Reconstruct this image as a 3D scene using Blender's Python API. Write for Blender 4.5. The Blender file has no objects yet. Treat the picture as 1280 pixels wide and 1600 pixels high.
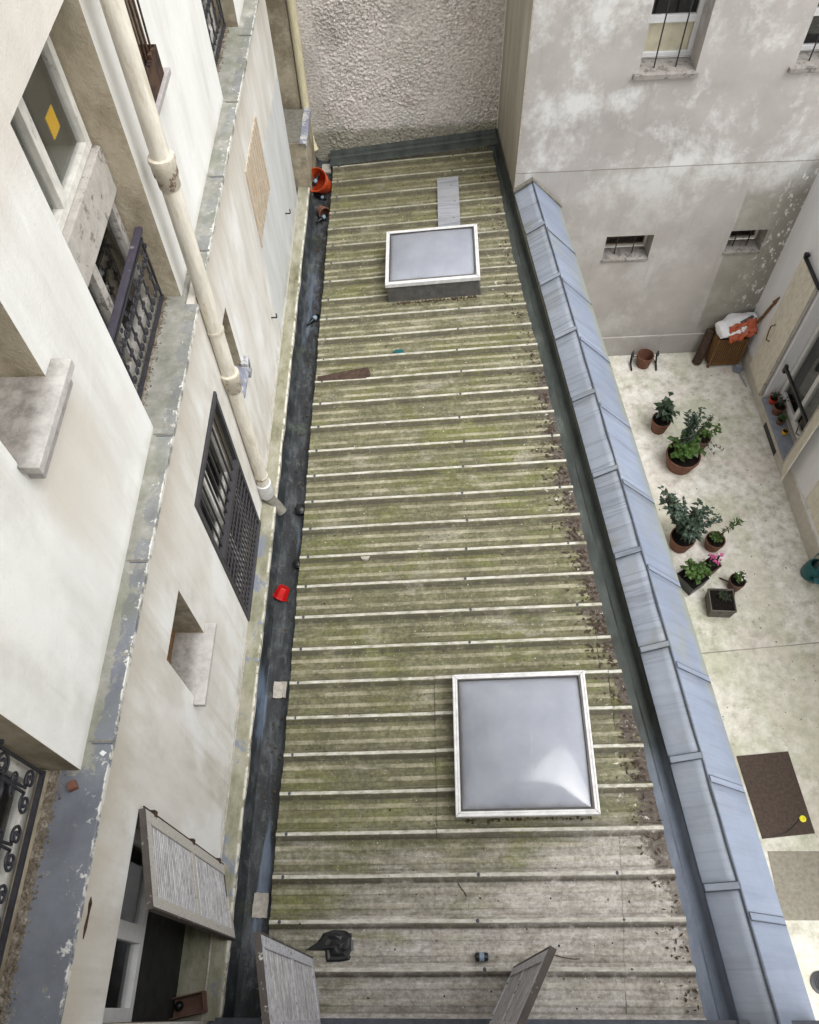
import bpy, bmesh, math, random
from mathutils import Vector, Matrix, noise as mnoise
random.seed(7)
sc = bpy.context.scene
COL = sc.collection
R = math.radians

# ---------------------------------------------------------------- camera
CAM_H = 7.3
CAM_ROT = Matrix(((0.999763, 0.008066, 0.020205), (0.003753, 0.850882, -0.525343), (-0.021429, 0.525295, 0.850651)))
cd = bpy.data.cameras.new("camera")
cam = bpy.data.objects.new("camera", cd)
COL.objects.link(cam)
cd.sensor_fit = 'HORIZONTAL'
cd.sensor_width = 36.0
cd.lens = 36.0 * 1271.05 / 1280.0
cd.clip_start = 0.05
cd.clip_end = 500
cam.matrix_world = Matrix.Translation((0, 0, CAM_H)) @ CAM_ROT.to_4x4()
sc.camera = cam

# ---------------------------------------------------------------- light: overcast daylight
w = bpy.data.worlds.new("World")
sc.world = w
w.use_nodes = True
nt = w.node_tree
bg = nt.nodes['Background']
sky = nt.nodes.new('ShaderNodeTexSky')
sky.sky_type = 'NISHITA'
sky.sun_disc = False
SUN_EL, SUN_AZ = R(65), R(120)          # azimuth clockwise from +Y
sky.sun_elevation = SUN_EL
sky.sun_rotation = SUN_AZ
sky.air_density = 1.0
sky.dust_density = 3.0
hs = nt.nodes.new('ShaderNodeHueSaturation')
hs.inputs['Saturation'].default_value = 0.14   # cloud cover takes most of the blue out
nt.links.new(sky.outputs[0], hs.inputs['Color'])
nt.links.new(hs.outputs[0], bg.inputs['Color'])
bg.inputs['Strength'].default_value = 0.15
sl = bpy.data.lights.new("sun", 'SUN')
sl.energy = 1.4
sl.angle = R(50)
sl.color = (1.0, 1.0, 0.995)
so = bpy.data.objects.new("sun", sl)
COL.objects.link(so)
sd = Vector((math.sin(SUN_AZ) * math.cos(SUN_EL), math.cos(SUN_AZ) * math.cos(SUN_EL), math.sin(SUN_EL)))
so.rotation_euler = sd.to_track_quat('Z', 'Y').to_euler()
sc.view_settings.view_transform = 'Standard'
sc.view_settings.look = 'None'
sc.view_settings.gamma = 1.0
sc.view_settings.exposure = 0.84
sc.cycles.max_bounces = 6
sc.cycles.diffuse_bounces = 4

# ---------------------------------------------------------------- shader helpers
def lin(v):
    v /= 255.0
    return v / 12.92 if v <= 0.04045 else ((v + 0.055) / 1.055) ** 2.4
def c(r, g, b):
    return (lin(r), lin(g), lin(b), 1.0)

class Mt:
    def __init__(s, name, rough=0.85, metal=0.0, spec=0.3):
        s.m = bpy.data.materials.new(name)
        s.m.use_nodes = True
        s.t = s.m.node_tree
        s.p = s.t.nodes['Principled BSDF']
        s.p.inputs['Roughness'].default_value = rough
        s.p.inputs['Metallic'].default_value = metal
        s.p.inputs['Specular IOR Level'].default_value = spec
        s._c = s.t.nodes.new('ShaderNodeTexCoord').outputs['Object']
    def L(s, a, b):
        if hasattr(a, 'links'):
            s.t.links.new(a, b)
        else:
            b.default_value = a
    def vec(s, scale=(1, 1, 1), rot=(0, 0, 0), loc=(0, 0, 0)):
        n = s.t.nodes.new('ShaderNodeMapping')
        n.inputs['Scale'].default_value = scale
        n.inputs['Rotation'].default_value = rot
        n.inputs['Location'].default_value = loc
        s.t.links.new(s._c, n.inputs[0])
        return n.outputs[0]
    def sep(s):
        n = s.t.nodes.new('ShaderNodeSeparateXYZ')
        s.t.links.new(s._c, n.inputs[0])
        return n.outputs
    def noise(s, scale=1.0, detail=4, rough=0.55, vec=None, dist=0.0):
        n = s.t.nodes.new('ShaderNodeTexNoise')
        n.inputs['Scale'].default_value = scale
        n.inputs['Detail'].default_value = detail
        n.inputs['Roughness'].default_value = rough
        n.inputs['Distortion'].default_value = dist
        s.t.links.new(vec if vec is not None else s._c, n.inputs['Vector'])
        return n.outputs[0]
    def voro(s, scale, vec=None, feat='F1'):
        n = s.t.nodes.new('ShaderNodeTexVoronoi')
        n.feature = feat
        n.inputs['Scale'].default_value = scale
        s.t.links.new(vec if vec is not None else s._c, n.inputs['Vector'])
        return n.outputs[0]
    def math(s, op, a, b=0.0, clamp=False):
        n = s.t.nodes.new('ShaderNodeMath')
        n.operation = op
        n.use_clamp = clamp
        s.L(a, n.inputs[0])
        s.L(b, n.inputs[1])
        return n.outputs[0]
    def step(s, x, a, b):
        n = s.t.nodes.new('ShaderNodeMapRange')
        n.interpolation_type = 'SMOOTHSTEP'
        s.L(x, n.inputs[0])
        n.inputs[1].default_value = a
        n.inputs[2].default_value = b
        return n.outputs[0]
    def mul(s, *a):
        r = a[0]
        for x in a[1:]:
            r = s.math('MULTIPLY', r, x)
        return r
    def ramp(s, f, stops):
        n = s.t.nodes.new('ShaderNodeValToRGB')
        e = n.color_ramp.elements
        while len(e) > 1:
            e.remove(e[-1])
        e[0].position = stops[0][0]
        e[0].color = stops[0][1]
        for p, col in stops[1:]:
            x = e.new(p)
            x.color = col
        s.L(f, n.inputs[0])
        return n.outputs[0]
    def mix(s, f, a, b, mode='MIX'):
        n = s.t.nodes.new('ShaderNodeMix')
        n.data_type = 'RGBA'
        n.blend_type = mode
        s.L(f, n.inputs[0])
        s.L(a, n.inputs[6])
        s.L(b, n.inputs[7])
        return n.outputs[2]
    def attr(s, name):
        n = s.t.nodes.new('ShaderNodeAttribute')
        n.attribute_name = name
        return n.outputs['Fac']
    def rand(s):
        return s.t.nodes.new('ShaderNodeObjectInfo').outputs['Random']
    def color(s, x):
        s.L(x, s.p.inputs['Base Color'])
        return s
    def rough(s, x):
        s.L(x, s.p.inputs['Roughness'])
        return s
    def bump(s, h, dist=0.01, strength=1.0):
        n = s.t.nodes.new('ShaderNodeBump')
        n.inputs['Strength'].default_value = strength
        n.inputs['Distance'].default_value = dist
        s.L(h, n.inputs['Height'])
        s.t.links.new(n.outputs[0], s.p.inputs['Normal'])
        return s

def simple(name, rgb, rough=0.6, metal=0.0, var=0.25, scale=12, spec=0.4, bump=0.0):
    """one colour with a little uneven wear"""
    k = Mt(name, rough, metal, spec)
    n = k.noise(scale, 5, 0.6)
    lo = tuple(v * (1 - var) for v in rgb[:3]) + (1,)
    hi = tuple(min(1, v * (1 + var)) for v in rgb[:3]) + (1,)
    k.color(k.ramp(n, [(0.3, lo), (0.7, hi)]))
    if bump:
        k.bump(k.noise(scale * 5, 4), bump)
    return k.m

# ---------------------------------------------------------------- materials
def m_upper_wall():
    k = Mt('cream_wall_paint', 0.9)
    st = k.noise(1.0, 5, 0.6, k.vec((3.5, 3.5, 0.55)))
    cl = k.noise(1.1, 5, 0.6)
    fi = k.noise(70, 3)
    a = k.ramp(st, [(0.3, c(210, 208, 202)), (0.55, c(226, 226, 222)), (0.75, c(234, 234, 231))])
    b = k.mix(k.step(cl, 0.5, 0.72), a, c(234, 234, 230))
    b = k.mix(k.mul(k.step(fi, 0.6, 0.75), 0.25), b, c(196, 190, 178))
    b = k.mix(k.mul(k.step(k.noise(1.0, 4, 0.6, k.vec((0.8, 0.8, 0.8), loc=(7, 2, 0))), 0.56, 0.7), 0.35), b, c(208, 198, 182))
    xyz = k.sep()
    yw = k.math('ADD', xyz[1], k.mul(k.math('SUBTRACT', k.noise(1.6, 5), 0.5), 0.45))
    st1 = k.mul(k.step(yw, 1.95, 2.15), k.step(yw, 2.85, 2.6), k.step(xyz[2], 4.32, 4.2), k.step(xyz[2], 3.0, 4.0))
    b = k.mix(k.mul(st1, 0.7), b, c(206, 198, 186))
    hi = k.step(k.math('ADD', xyz[2], k.mul(k.math('SUBTRACT', k.noise(1.4, 5), 0.5), 0.5)), 4.85, 5.25)
    b = k.mix(k.mul(hi, 0.65), b, c(200, 191, 181))
    drip = k.mul(k.step(k.noise(1.0, 6, 0.65, k.vec((11, 11, 0.5), loc=(2, 2, 0))), 0.60, 0.75), 0.28)
    b = k.mix(drip, b, c(184, 179, 168))
    gr = k.step(k.noise(42, 6, 0.75), 0.58, 0.68)
    b = k.mix(k.mul(gr, 0.16), b, c(150, 145, 136))
    foot = k.mul(k.step(k.math('ADD', xyz[2], k.mul(k.noise(5, 5), 0.16)), 3.22, 3.10), 0.35)
    b = k.mix(foot, b, c(168, 162, 148))
    cr = k.step(k.voro(0.55, k.vec((1, 1, 1.3)), 'DISTANCE_TO_EDGE'), 0.0035, 0.0)
    crm = k.mul(cr, k.step(k.noise(0.9, 2), 0.6, 0.68))
    b = k.mix(k.mul(crm, 0.7), b, c(140, 132, 120))
    h = k.math('ADD', k.mul(k.noise(60, 4, 0.65), 0.5), k.mul(k.noise(9, 4), 0.8))
    return k.color(b).bump(h, 0.006, 0.8).m

def m_lower_wall():
    k = Mt('beige_wall_paint', 0.9)
    st = k.noise(1.0, 6, 0.62, k.vec((3.2, 3.2, 0.9)), 0.2)
    cl = k.noise(1.3, 5, 0.6, k.vec((1.2, 1.2, 0.6)))
    a = k.ramp(st, [(0.28, c(188, 182, 172)), (0.5, c(208, 204, 196)), (0.72, c(218, 215, 209))])
    b = k.mix(k.mul(k.step(cl, 0.42, 0.64), 0.9), a, c(228, 228, 225))
    # run-off under the ledge and sills
    s2 = k.noise(1.0, 5, 0.6, k.vec((9, 9, 0.4), loc=(3, 1, 0)))
    xyz = k.sep()
    b = k.mix(k.mul(k.step(s2, 0.52, 0.75), 0.32), b, c(168, 156, 138))
    # grey painted panel on the far stretch of the wall
    y = k.math('ADD', xyz[1], k.mul(k.math('SUBTRACT', k.noise(2.2, 5), 0.5), 0.5))
    zt = k.math('SUBTRACT', k.math('ADD', xyz[2], k.mul(k.math('SUBTRACT', k.noise(3.0, 5), 0.5), 0.25)), k.mul(k.math('SUBTRACT', 9.4, xyz[1]), 0.0))
    pm = k.mul(k.step(y, 6.75, 6.95), k.step(zt, 0.16, 0.2), k.step(zt, 1.95, 1.88))
    pc = k.ramp(k.noise(1.0, 6, 0.65, k.vec((5, 5, 0.9))), [(0.3, c(186, 186, 182)), (0.6, c(202, 205, 206)), (0.8, c(212, 215, 216))])
    b = k.mix(k.mul(pm, 0.85), b, pc)
    top = k.mul(k.step(k.math('ADD', xyz[2], k.mul(k.math('SUBTRACT', k.noise(1.0, 6, 0.65, k.vec((5, 5, 0.6))), 0.5), 0.9)), 2.35, 2.95), 0.55)
    b = k.mix(top, b, c(184, 174, 158))
    gr = k.step(k.noise(38, 6, 0.75), 0.58, 0.68)
    b = k.mix(k.mul(gr, 0.22), b, c(138, 130, 116))
    low = k.mul(k.step(xyz[2], 0.5, 0.1), k.step(k.noise(6, 5), 0.45, 0.7))
    b = k.mix(k.mul(low, 0.5), b, c(140, 135, 118))
    h = k.math('ADD', k.mul(k.noise(45, 4, 0.65), 0.35), k.mul(k.noise(7, 4), 0.8))
    return k.color(b).bump(h, 0.005, 0.8).m

def m_reveal():  # coarse beige render, its colour also darkened for the shade in the recesses
    k = Mt('coarse_shaded_render', 0.95)
    xyz = k.sep()
    n = k.noise(4, 7, 0.68, k.vec((1, 1, 0.6)))
    b = k.ramp(n, [(0.28, c(140, 129, 108)), (0.5, c(172, 161, 140)), (0.72, c(190, 181, 162))])
    d = k.mul(k.step(k.noise(2.5, 6, 0.7), 0.42, 0.62), k.step(xyz[2], 3.7, 3.1))
    b = k.mix(k.mul(d, 0.7), b, c(112, 102, 84))
    return k.color(b).bump(k.math('ADD', k.noise(26, 6, 0.7), k.mul(k.noise(80, 3), 0.4)), 0.012, 0.9).m

def m_half_shaded_sill():
    k = Mt('half_shaded_sill', 0.85)
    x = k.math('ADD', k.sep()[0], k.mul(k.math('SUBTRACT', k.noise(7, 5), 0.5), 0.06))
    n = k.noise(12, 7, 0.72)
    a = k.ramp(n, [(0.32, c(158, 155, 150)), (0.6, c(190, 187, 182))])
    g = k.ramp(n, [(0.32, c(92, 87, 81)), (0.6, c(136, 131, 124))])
    b = k.mix(k.mul(k.step(x, -1.715, -1.83), 0.9), a, g)  # inner part darker: recess shade painted in together with grime
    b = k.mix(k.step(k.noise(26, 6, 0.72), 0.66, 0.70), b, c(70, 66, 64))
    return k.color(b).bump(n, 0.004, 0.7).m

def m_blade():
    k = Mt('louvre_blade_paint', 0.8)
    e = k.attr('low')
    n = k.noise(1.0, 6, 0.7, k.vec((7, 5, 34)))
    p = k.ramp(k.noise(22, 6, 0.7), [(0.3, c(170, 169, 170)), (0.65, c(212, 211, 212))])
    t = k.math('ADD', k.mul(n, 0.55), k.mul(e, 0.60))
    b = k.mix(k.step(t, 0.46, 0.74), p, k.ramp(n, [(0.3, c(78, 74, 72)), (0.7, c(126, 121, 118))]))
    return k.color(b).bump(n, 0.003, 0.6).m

def m_ledge():
    k = Mt('flaking_zinc_ledge', 0.75)
    xyz = k.sep()
    n1 = k.noise(5.5, 9, 0.72, None, 0.5)
    n2 = k.noise(14, 8, 0.75)
    zinc = k.ramp(k.noise(3.0, 6, 0.65), [(0.3, c(96, 99, 106)), (0.7, c(122, 126, 133))])
    moss = k.ramp(k.noise(6.0, 7, 0.7), [(0.3, c(112, 112, 102)), (0.55, c(142, 141, 133)), (0.75, c(172, 171, 166))])
    far = k.step(xyz[1], 0.6, 1.9)
    inn = k.mul(k.step(k.math('ADD', xyz[0], k.mul(k.math('SUBTRACT', n1, 0.5), 0.12)), -1.735, -1.765), k.math('ADD', k.mul(k.step(xyz[1], 1.0, 1.15), 0.8), 0.0))
    thr = k.math('SUBTRACT', k.math('SUBTRACT', n1, k.mul(far, 0.10)), k.mul(inn, 0.35))
    # the paint holds out in the middle, the mineral crust creeps in from both edges
    b = k.mix(k.mul(k.step(thr, 0.35, 0.41), k.math('SUBTRACT', 1.0, k.mul(k.step(xyz[1], 1.5, 3.0), 0.55))), moss, zinc)
    ch = k.mul(k.step(k.math('ADD', xyz[0], k.mul(k.math('SUBTRACT', k.noise(16, 6, 0.7), 0.5), 0.05)), -1.667, -1.661), k.step(k.noise(7, 5, 0.7), 0.40, 0.52), 0.9)
    b = k.mix(ch, b, c(218, 216, 208))
    wf = k.mul(k.step(n2, 0.58, 0.63), k.step(xyz[0], -1.80, -1.665))
    b = k.mix(k.mul(wf, 0.9), b, c(214, 213, 208))
    g = k.mul(k.step(k.noise(2.5, 6), 0.5, 0.65), far)
    b = k.mix(k.mul(g, 0.4), b, c(112, 116, 94))
    dk = k.step(k.noise(24, 6, 0.7), 0.66, 0.74)
    b = k.mix(k.mul(dk, 0.6), b, c(80, 78, 72))
    return k.color(b).bump(k.math('ADD', n1, k.mul(n2, 0.5)), 0.006, 0.8).m

def m_bay_floor():
    k = Mt('grit_bay_floor', 0.95)
    v = k.voro(55)
    b = k.ramp(k.noise(16, 8, 0.75), [(0.3, c(70, 62, 52)), (0.5, c(120, 110, 96)), (0.68, c(165, 158, 146)), (0.8, c(205, 202, 196))])
    return k.color(b).bump(k.math('ADD', v, k.noise(30, 5)), 0.012, 1).m

def m_base_coping():
    k = Mt('mossy_cement_coping', 0.95)
    xyz = k.sep()
    n = k.noise(5, 9, 0.72, k.vec((1, 0.5, 1)))
    b = k.ramp(n, [(0.3, c(92, 92, 70)), (0.48, c(136, 134, 114)), (0.62, c(158, 155, 140)), (0.75, c(178, 176, 168))])
    bl = k.mul(k.step(k.noise(3.2, 8, 0.7, None, 0.6), 0.56, 0.6), k.step(xyz[1], 4.6, 3.9))
    b = k.mix(bl, b, c(122, 127, 138))
    edge = k.mul(k.step(xyz[0], -1.60, -1.575), k.step(k.noise(9, 6, 0.7), 0.42, 0.55))
    b = k.mix(edge, b, c(206, 202, 190))
    return k.color(b).bump(k.noise(22, 8, 0.7), 0.008, 1).m

def m_gutter():
    k = Mt('bitumen_gutter_lining', 0.5)
    xyz = k.sep()
    n = k.noise(4, 8, 0.7, k.vec((2.5, 0.8, 1)))
    b = k.ramp(n, [(0.25, c(18, 19, 20)), (0.5, c(44, 47, 49)), (0.72, c(84, 88, 91))])
    wet_sheen = k.mul(k.step(k.noise(0.9, 5, 0.6, k.vec((5, 0.6, 1))), 0.56, 0.68), k.step(xyz[1], 9.5, 6.5))  # bluish sheen of the wet streaks, painted into the colour
    b = k.mix(k.mul(wet_sheen, 0.7), b, c(104, 118, 138))
    g = k.step(k.noise(2.0, 7, 0.7), 0.55, 0.66)
    b = k.mix(k.mul(g, 0.4), b, c(64, 72, 54))
    gr = k.step(k.noise(6, 9, 0.78, k.vec((1.5, 1, 1))), 0.53, 0.64)
    b = k.mix(k.mul(gr, 0.55), b, c(96, 98, 95))
    wf = k.step(k.noise(34, 6, 0.75), 0.64, 0.70)
    b = k.mix(k.mul(wf, 0.6), b, c(158, 158, 152))
    k.rough(k.ramp(wet_sheen, [(0, (0.6,) * 3 + (1,)), (1, (0.25,) * 3 + (1,))]))
    return k.color(b).bump(n, 0.01, 0.7).m

def m_roof():
    k = Mt('weathered_fibre_roof', 0.9)
    xyz = k.sep()
    rib = k.attr('rib')
    edge = k.attr('edge')
    big = k.noise(0.6, 5, 0.6, k.vec((0.7, 1, 1)))
    stx = k.noise(1.0, 7, 0.66, k.vec((1.1, 13, 1)))
    stx2 = k.noise(1.0, 8, 0.72, k.vec((6, 44, 1), loc=(4, 2, 0)))
    grain = k.noise(30, 6, 0.72)
    blot = k.noise(4.5, 7, 0.7, k.vec((0.8, 1, 1)))
    fine = k.math('ADD', k.math('ADD', k.mul(stx2, 0.26), k.mul(grain, 0.42)), k.mul(blot, 0.32))
    base = k.ramp(fine, [(0.38, c(118, 113, 107)), (0.49, c(172, 166, 160)), (0.60, c(212, 208, 203))])
    moss = k.ramp(fine, [(0.38, c(50, 51, 32)), (0.49, c(85, 85, 57)), (0.60, c(127, 125, 92))])
    deep = k.ramp(fine, [(0.36, c(60, 58, 38)), (0.6, c(104, 100, 66))])
    env = k.math('ADD', k.mul(k.step(xyz[1], 0.0, 2.2), 0.18), k.mul(k.step(xyz[1], 8.4, 9.8), 0.10))
    env = k.math('SUBTRACT', env, k.mul(k.step(xyz[0], -0.5, 1.4), k.mul(k.step(xyz[1], 2.8, 0.6), 0.20)))
    bay = k.attr('bay')
    f = k.math('ADD', k.math('ADD', k.mul(stx, 0.34), k.mul(big, 0.66)), k.math('ADD', env, k.mul(k.math('SUBTRACT', bay, 0.5), 0.14)))
    b = k.mix(k.mul(k.step(f, 0.42, 0.60), 0.95), base, moss)
    gp = k.mul(k.step(k.noise(1.5, 7, 0.7, k.vec((0.8, 1.4, 1), loc=(3, 3, 0)), 0.3), 0.50, 0.62), k.step(f, 0.40, 0.55))
    b = k.mix(k.mul(gp, 0.72), b, k.ramp(fine, [(0.38, c(56, 62, 22)), (0.6, c(114, 119, 54))]))
    wp = k.step(k.noise(1.8, 7, 0.72, k.vec((0.9, 1.6, 1), loc=(8, 1, 0)), 0.3), 0.55, 0.66)
    b = k.mix(k.mul(wp, 0.38), b, k.ramp(fine, [(0.38, c(142, 136, 122)), (0.6, c(196, 191, 180))]))
    # raised bands between the ribs stay paler, the pans hold dirt
    band = k.mul(k.step(rib, 0.12, 0.28), k.step(rib, 0.62, 0.45))
    pale = k.ramp(fine, [(0.38, c(128, 122, 100)), (0.49, c(164, 158, 134)), (0.62, c(198, 192, 174))])
    b = k.mix(k.mul(band, k.step(k.noise(1.0, 6, 0.68, k.vec((1.8, 3, 1), loc=(2, 7, 0))), 0.36, 0.62), k.math('ADD', 0.35, k.mul(k.step(xyz[1], 0.6, 2.0), 0.35))), b, pale)
    pan = k.mul(k.step(rib, 0.22, 0.02), k.step(k.noise(1.0, 7, 0.7, k.vec((1.6, 4.5, 1), loc=(9, 0, 0))), 0.42, 0.62))
    b = k.mix(k.mul(pan, k.math('ADD', 0.30, k.mul(k.step(xyz[1], 0.4, 1.8), 0.28))), b, deep)
    far = k.mul(k.step(xyz[1], 8.3, 9.7), k.step(rib, 0.75, 0.5))
    b = k.mix(k.mul(far, 0.5), b, deep)
    # shade and grime beside the ribs, painted darkest on their near side
    rib_shade = k.mul(k.attr('foot'), k.step(k.noise(1.0, 7, 0.72, k.vec((5, 5, 1))), 0.30, 0.52))
    b = k.mix(k.mul(rib_shade, 0.85), b, c(62, 58, 48))
    # the crowns of the ribs are rubbed bare
    crown = k.mul(k.step(rib, 0.86, 0.96), k.step(k.noise(1.0, 6, 0.66, k.vec((2.2, 3, 1))), 0.24, 0.44))
    bare = k.ramp(k.noise(1.0, 7, 0.72, k.vec((9, 24, 1))), [(0.34, c(140, 136, 120)), (0.47, c(190, 186, 174)), (0.62, c(222, 220, 211))])
    b = k.mix(k.mul(crown, k.math('SUBTRACT', 0.84, k.mul(k.step(xyz[1], 6.0, 9.0), 0.42))), b, bare)
    # rotted leaves along the high edge
    en = k.math('SUBTRACT', edge, k.mul(k.math('SUBTRACT', k.noise(4.5, 8, 0.72, k.vec((1, 1.4, 1))), 0.46), 1.1))
    rot = k.mul(k.step(en, 0.10, 0.02), k.step(rib, 0.9, 0.55))
    rot = k.mul(rot, k.math('ADD', k.mul(k.step(xyz[1], 6.6, 5.8), k.step(xyz[1], -0.8, 2.4)), 0.25))
    b = k.mix(k.mul(rot, 0.95), b, k.ramp(grain, [(0.35, c(44, 38, 36)), (0.6, c(92, 82, 76))]))
    chip = k.mul(k.step(k.noise(13, 6, 0.72, k.vec((1, 1.6, 1), loc=(1, 1, 1))), 0.63, 0.66), k.step(edge, 0.7, 0.15))
    b = k.mix(k.mul(chip, 0.8), b, c(222, 218, 204))
    # lichen specks and droppings
    sp = k.step(k.noise(48, 5, 0.7), 0.63, 0.68)
    b = k.mix(k.mul(sp, 0.5), b, c(214, 210, 198))
    dk = k.step(k.noise(30, 6, 0.75, k.vec((1, 1, 1), loc=(5, 5, 5))), 0.60, 0.68)
    b = k.mix(k.mul(dk, 0.6), b, c(62, 58, 46))
    b = k.mix(0.12, b, k.ramp(k.rand(), [(0, c(96, 88, 72)), (1, c(190, 184, 170))]))
    h = k.math('ADD', k.mul(stx2, 0.5), k.noise(55, 5, 0.7))
    return k.color(b).bump(h, 0.006, 0.8).m

def m_zinc(name, lo, hi, seam=0.35):
    k = Mt(name, 0.55, 0.0, 0.5)
    xyz = k.sep()
    n = k.noise(2.0, 6, 0.65)
    wv = k.noise(1.0, 4, 0.55, k.vec((0.7, 9, 1), rot=(0, 0, 0.1)))
    b = k.ramp(n, [(0.3, lo), (0.7, hi)])
    b = k.mix(0.35, b, k.mix(k.rand(), lo, hi))
    b = k.mix(k.mul(k.step(wv, 0.5, 0.75), 0.4), b, tuple(v * 0.72 for v in lo[:3]) + (1,))
    ol = k.mul(k.step(k.noise(1.7, 7, 0.7, None, 0.4), 0.48, 0.66), k.step(xyz[1], 0.4, 3.0))
    b = k.mix(k.mul(ol, 0.45), b, c(132, 132, 116))
    bk = k.noise(1.0, 3, 0.5, k.vec((0.25, 6.5, 0.1), rot=(0, 0, 0.05), loc=(3, 1, 0)))
    ln = k.step(k.math('ABSOLUTE', k.math('SUBTRACT', bk, 0.5)), 0.022, 0.004)
    b = k.mix(k.mul(ln, k.math('ADD', 0.10, k.mul(k.step(xyz[1], 1.8, 4.0), seam))), b, c(96, 101, 108))
    rp = k.noise(1.0, 5, 0.6, k.vec((1.5, 22, 1), rot=(0, 0, 0.12)))
    b = k.mix(k.mul(k.step(rp, 0.52, 0.70), k.math('ADD', 0.22, k.mul(k.step(xyz[1], 1.5, 3.5), 0.33))), b, c(108, 113, 120))
    mg = k.mul(k.step(k.math('ADD', k.attr('rim'), k.mul(k.noise(4, 6, 0.7), 0.5)), 0.95, 1.30), k.step(xyz[1], 1.2, 3.0))
    b = k.mix(k.mul(mg, 0.75), b, c(134, 136, 112))
    sp = k.step(k.noise(30, 6, 0.75), 0.64, 0.71)
    b = k.mix(k.mul(sp, 0.5), b, c(82, 84, 84))
    ch = k.step(k.noise(5, 7, 0.75), 0.58, 0.78)
    b = k.mix(k.mul(ch, 0.22), b, c(176, 182, 192))
    h = k.math('ADD', k.mul(wv, 1.0), k.mul(k.noise(5, 3), 0.5))
    return k.color(b).bump(h, 0.02, 0.55).m

def m_flashing():
    k = Mt('lead_flashing', 0.6, 0, 0.4)
    xyz = k.sep()
    n = k.noise(3.5, 8, 0.7, k.vec((2, 0.7, 1)))
    far = k.ramp(n, [(0.3, c(40, 44, 42)), (0.6, c(66, 71, 67)), (0.8, c(98, 102, 97))])
    near = k.ramp(n, [(0.3, c(84, 92, 104)), (0.7, c(118, 126, 140))])
    yy = k.math('ADD', xyz[1], k.mul(k.math('SUBTRACT', k.noise(1.2, 5), 0.5), 2.0))
    b = k.mix(k.step(yy, 2.2, 1.2), far, near)
    sp = k.step(k.noise(30, 6, 0.75), 0.69, 0.74)
    b = k.mix(k.mul(sp, 0.5), b, c(150, 152, 148))
    return k.color(b).bump(k.noise(7, 5), 0.012, 0.6).m

def m_rough():
    k = Mt('roughcast_render', 0.95)
    n = k.noise(26, 5, 0.8, k.vec((1, 1, 1.3)))
    big = k.noise(1.7, 6, 0.65)
    b = k.ramp(n, [(0.34, c(138, 128, 123)), (0.44, c(206, 196, 191)), (0.55, c(228, 220, 215)), (0.70, c(244, 240, 236))])
    b = k.mix(k.mul(k.step(big, 0.44, 0.60), 0.55), b, k.ramp(n, [(0.34, c(168, 165, 156)), (0.6, c(222, 219, 211))]))
    b = k.mix(k.mul(k.step(k.noise(2.6, 6, 0.7, k.vec((1, 1, 1), loc=(6, 1, 2))), 0.54, 0.66), 0.4), b, c(186, 172, 166))
    pit = k.mul(k.step(k.noise(26, 5, 0.72), 0.57, 0.66), 0.6)
    b = k.mix(pit, b, c(104, 94, 90))
    b = k.mix(k.mul(k.step(k.noise(30, 5, 0.7, k.vec((1, 1, 1), loc=(4, 4, 4))), 0.6, 0.7), 0.6), b, c(228, 222, 216))
    z = k.sep()[2]
    zz = k.math('ADD', z, k.mul(k.noise(6, 6), 0.16))
    b = k.mix(k.mul(k.step(zz, 0.52, 0.40), 0.8), b, k.ramp(n, [(0.3, c(98, 96, 74)), (0.7, c(164, 161, 142))]))
    b = k.mix(k.mul(k.step(k.noise(0.9, 6, 0.65, k.vec((1, 1, 0.8), loc=(1, 5, 3))), 0.50, 0.62), 0.4), b, c(150, 146, 138))
    h = k.math('ADD', k.mul(k.voro(24, k.vec((1, 1, 1.25))), -0.6), k.mul(n, 1.2))
    return k.color(b).bump(h, 0.018, 0.75).m

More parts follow.
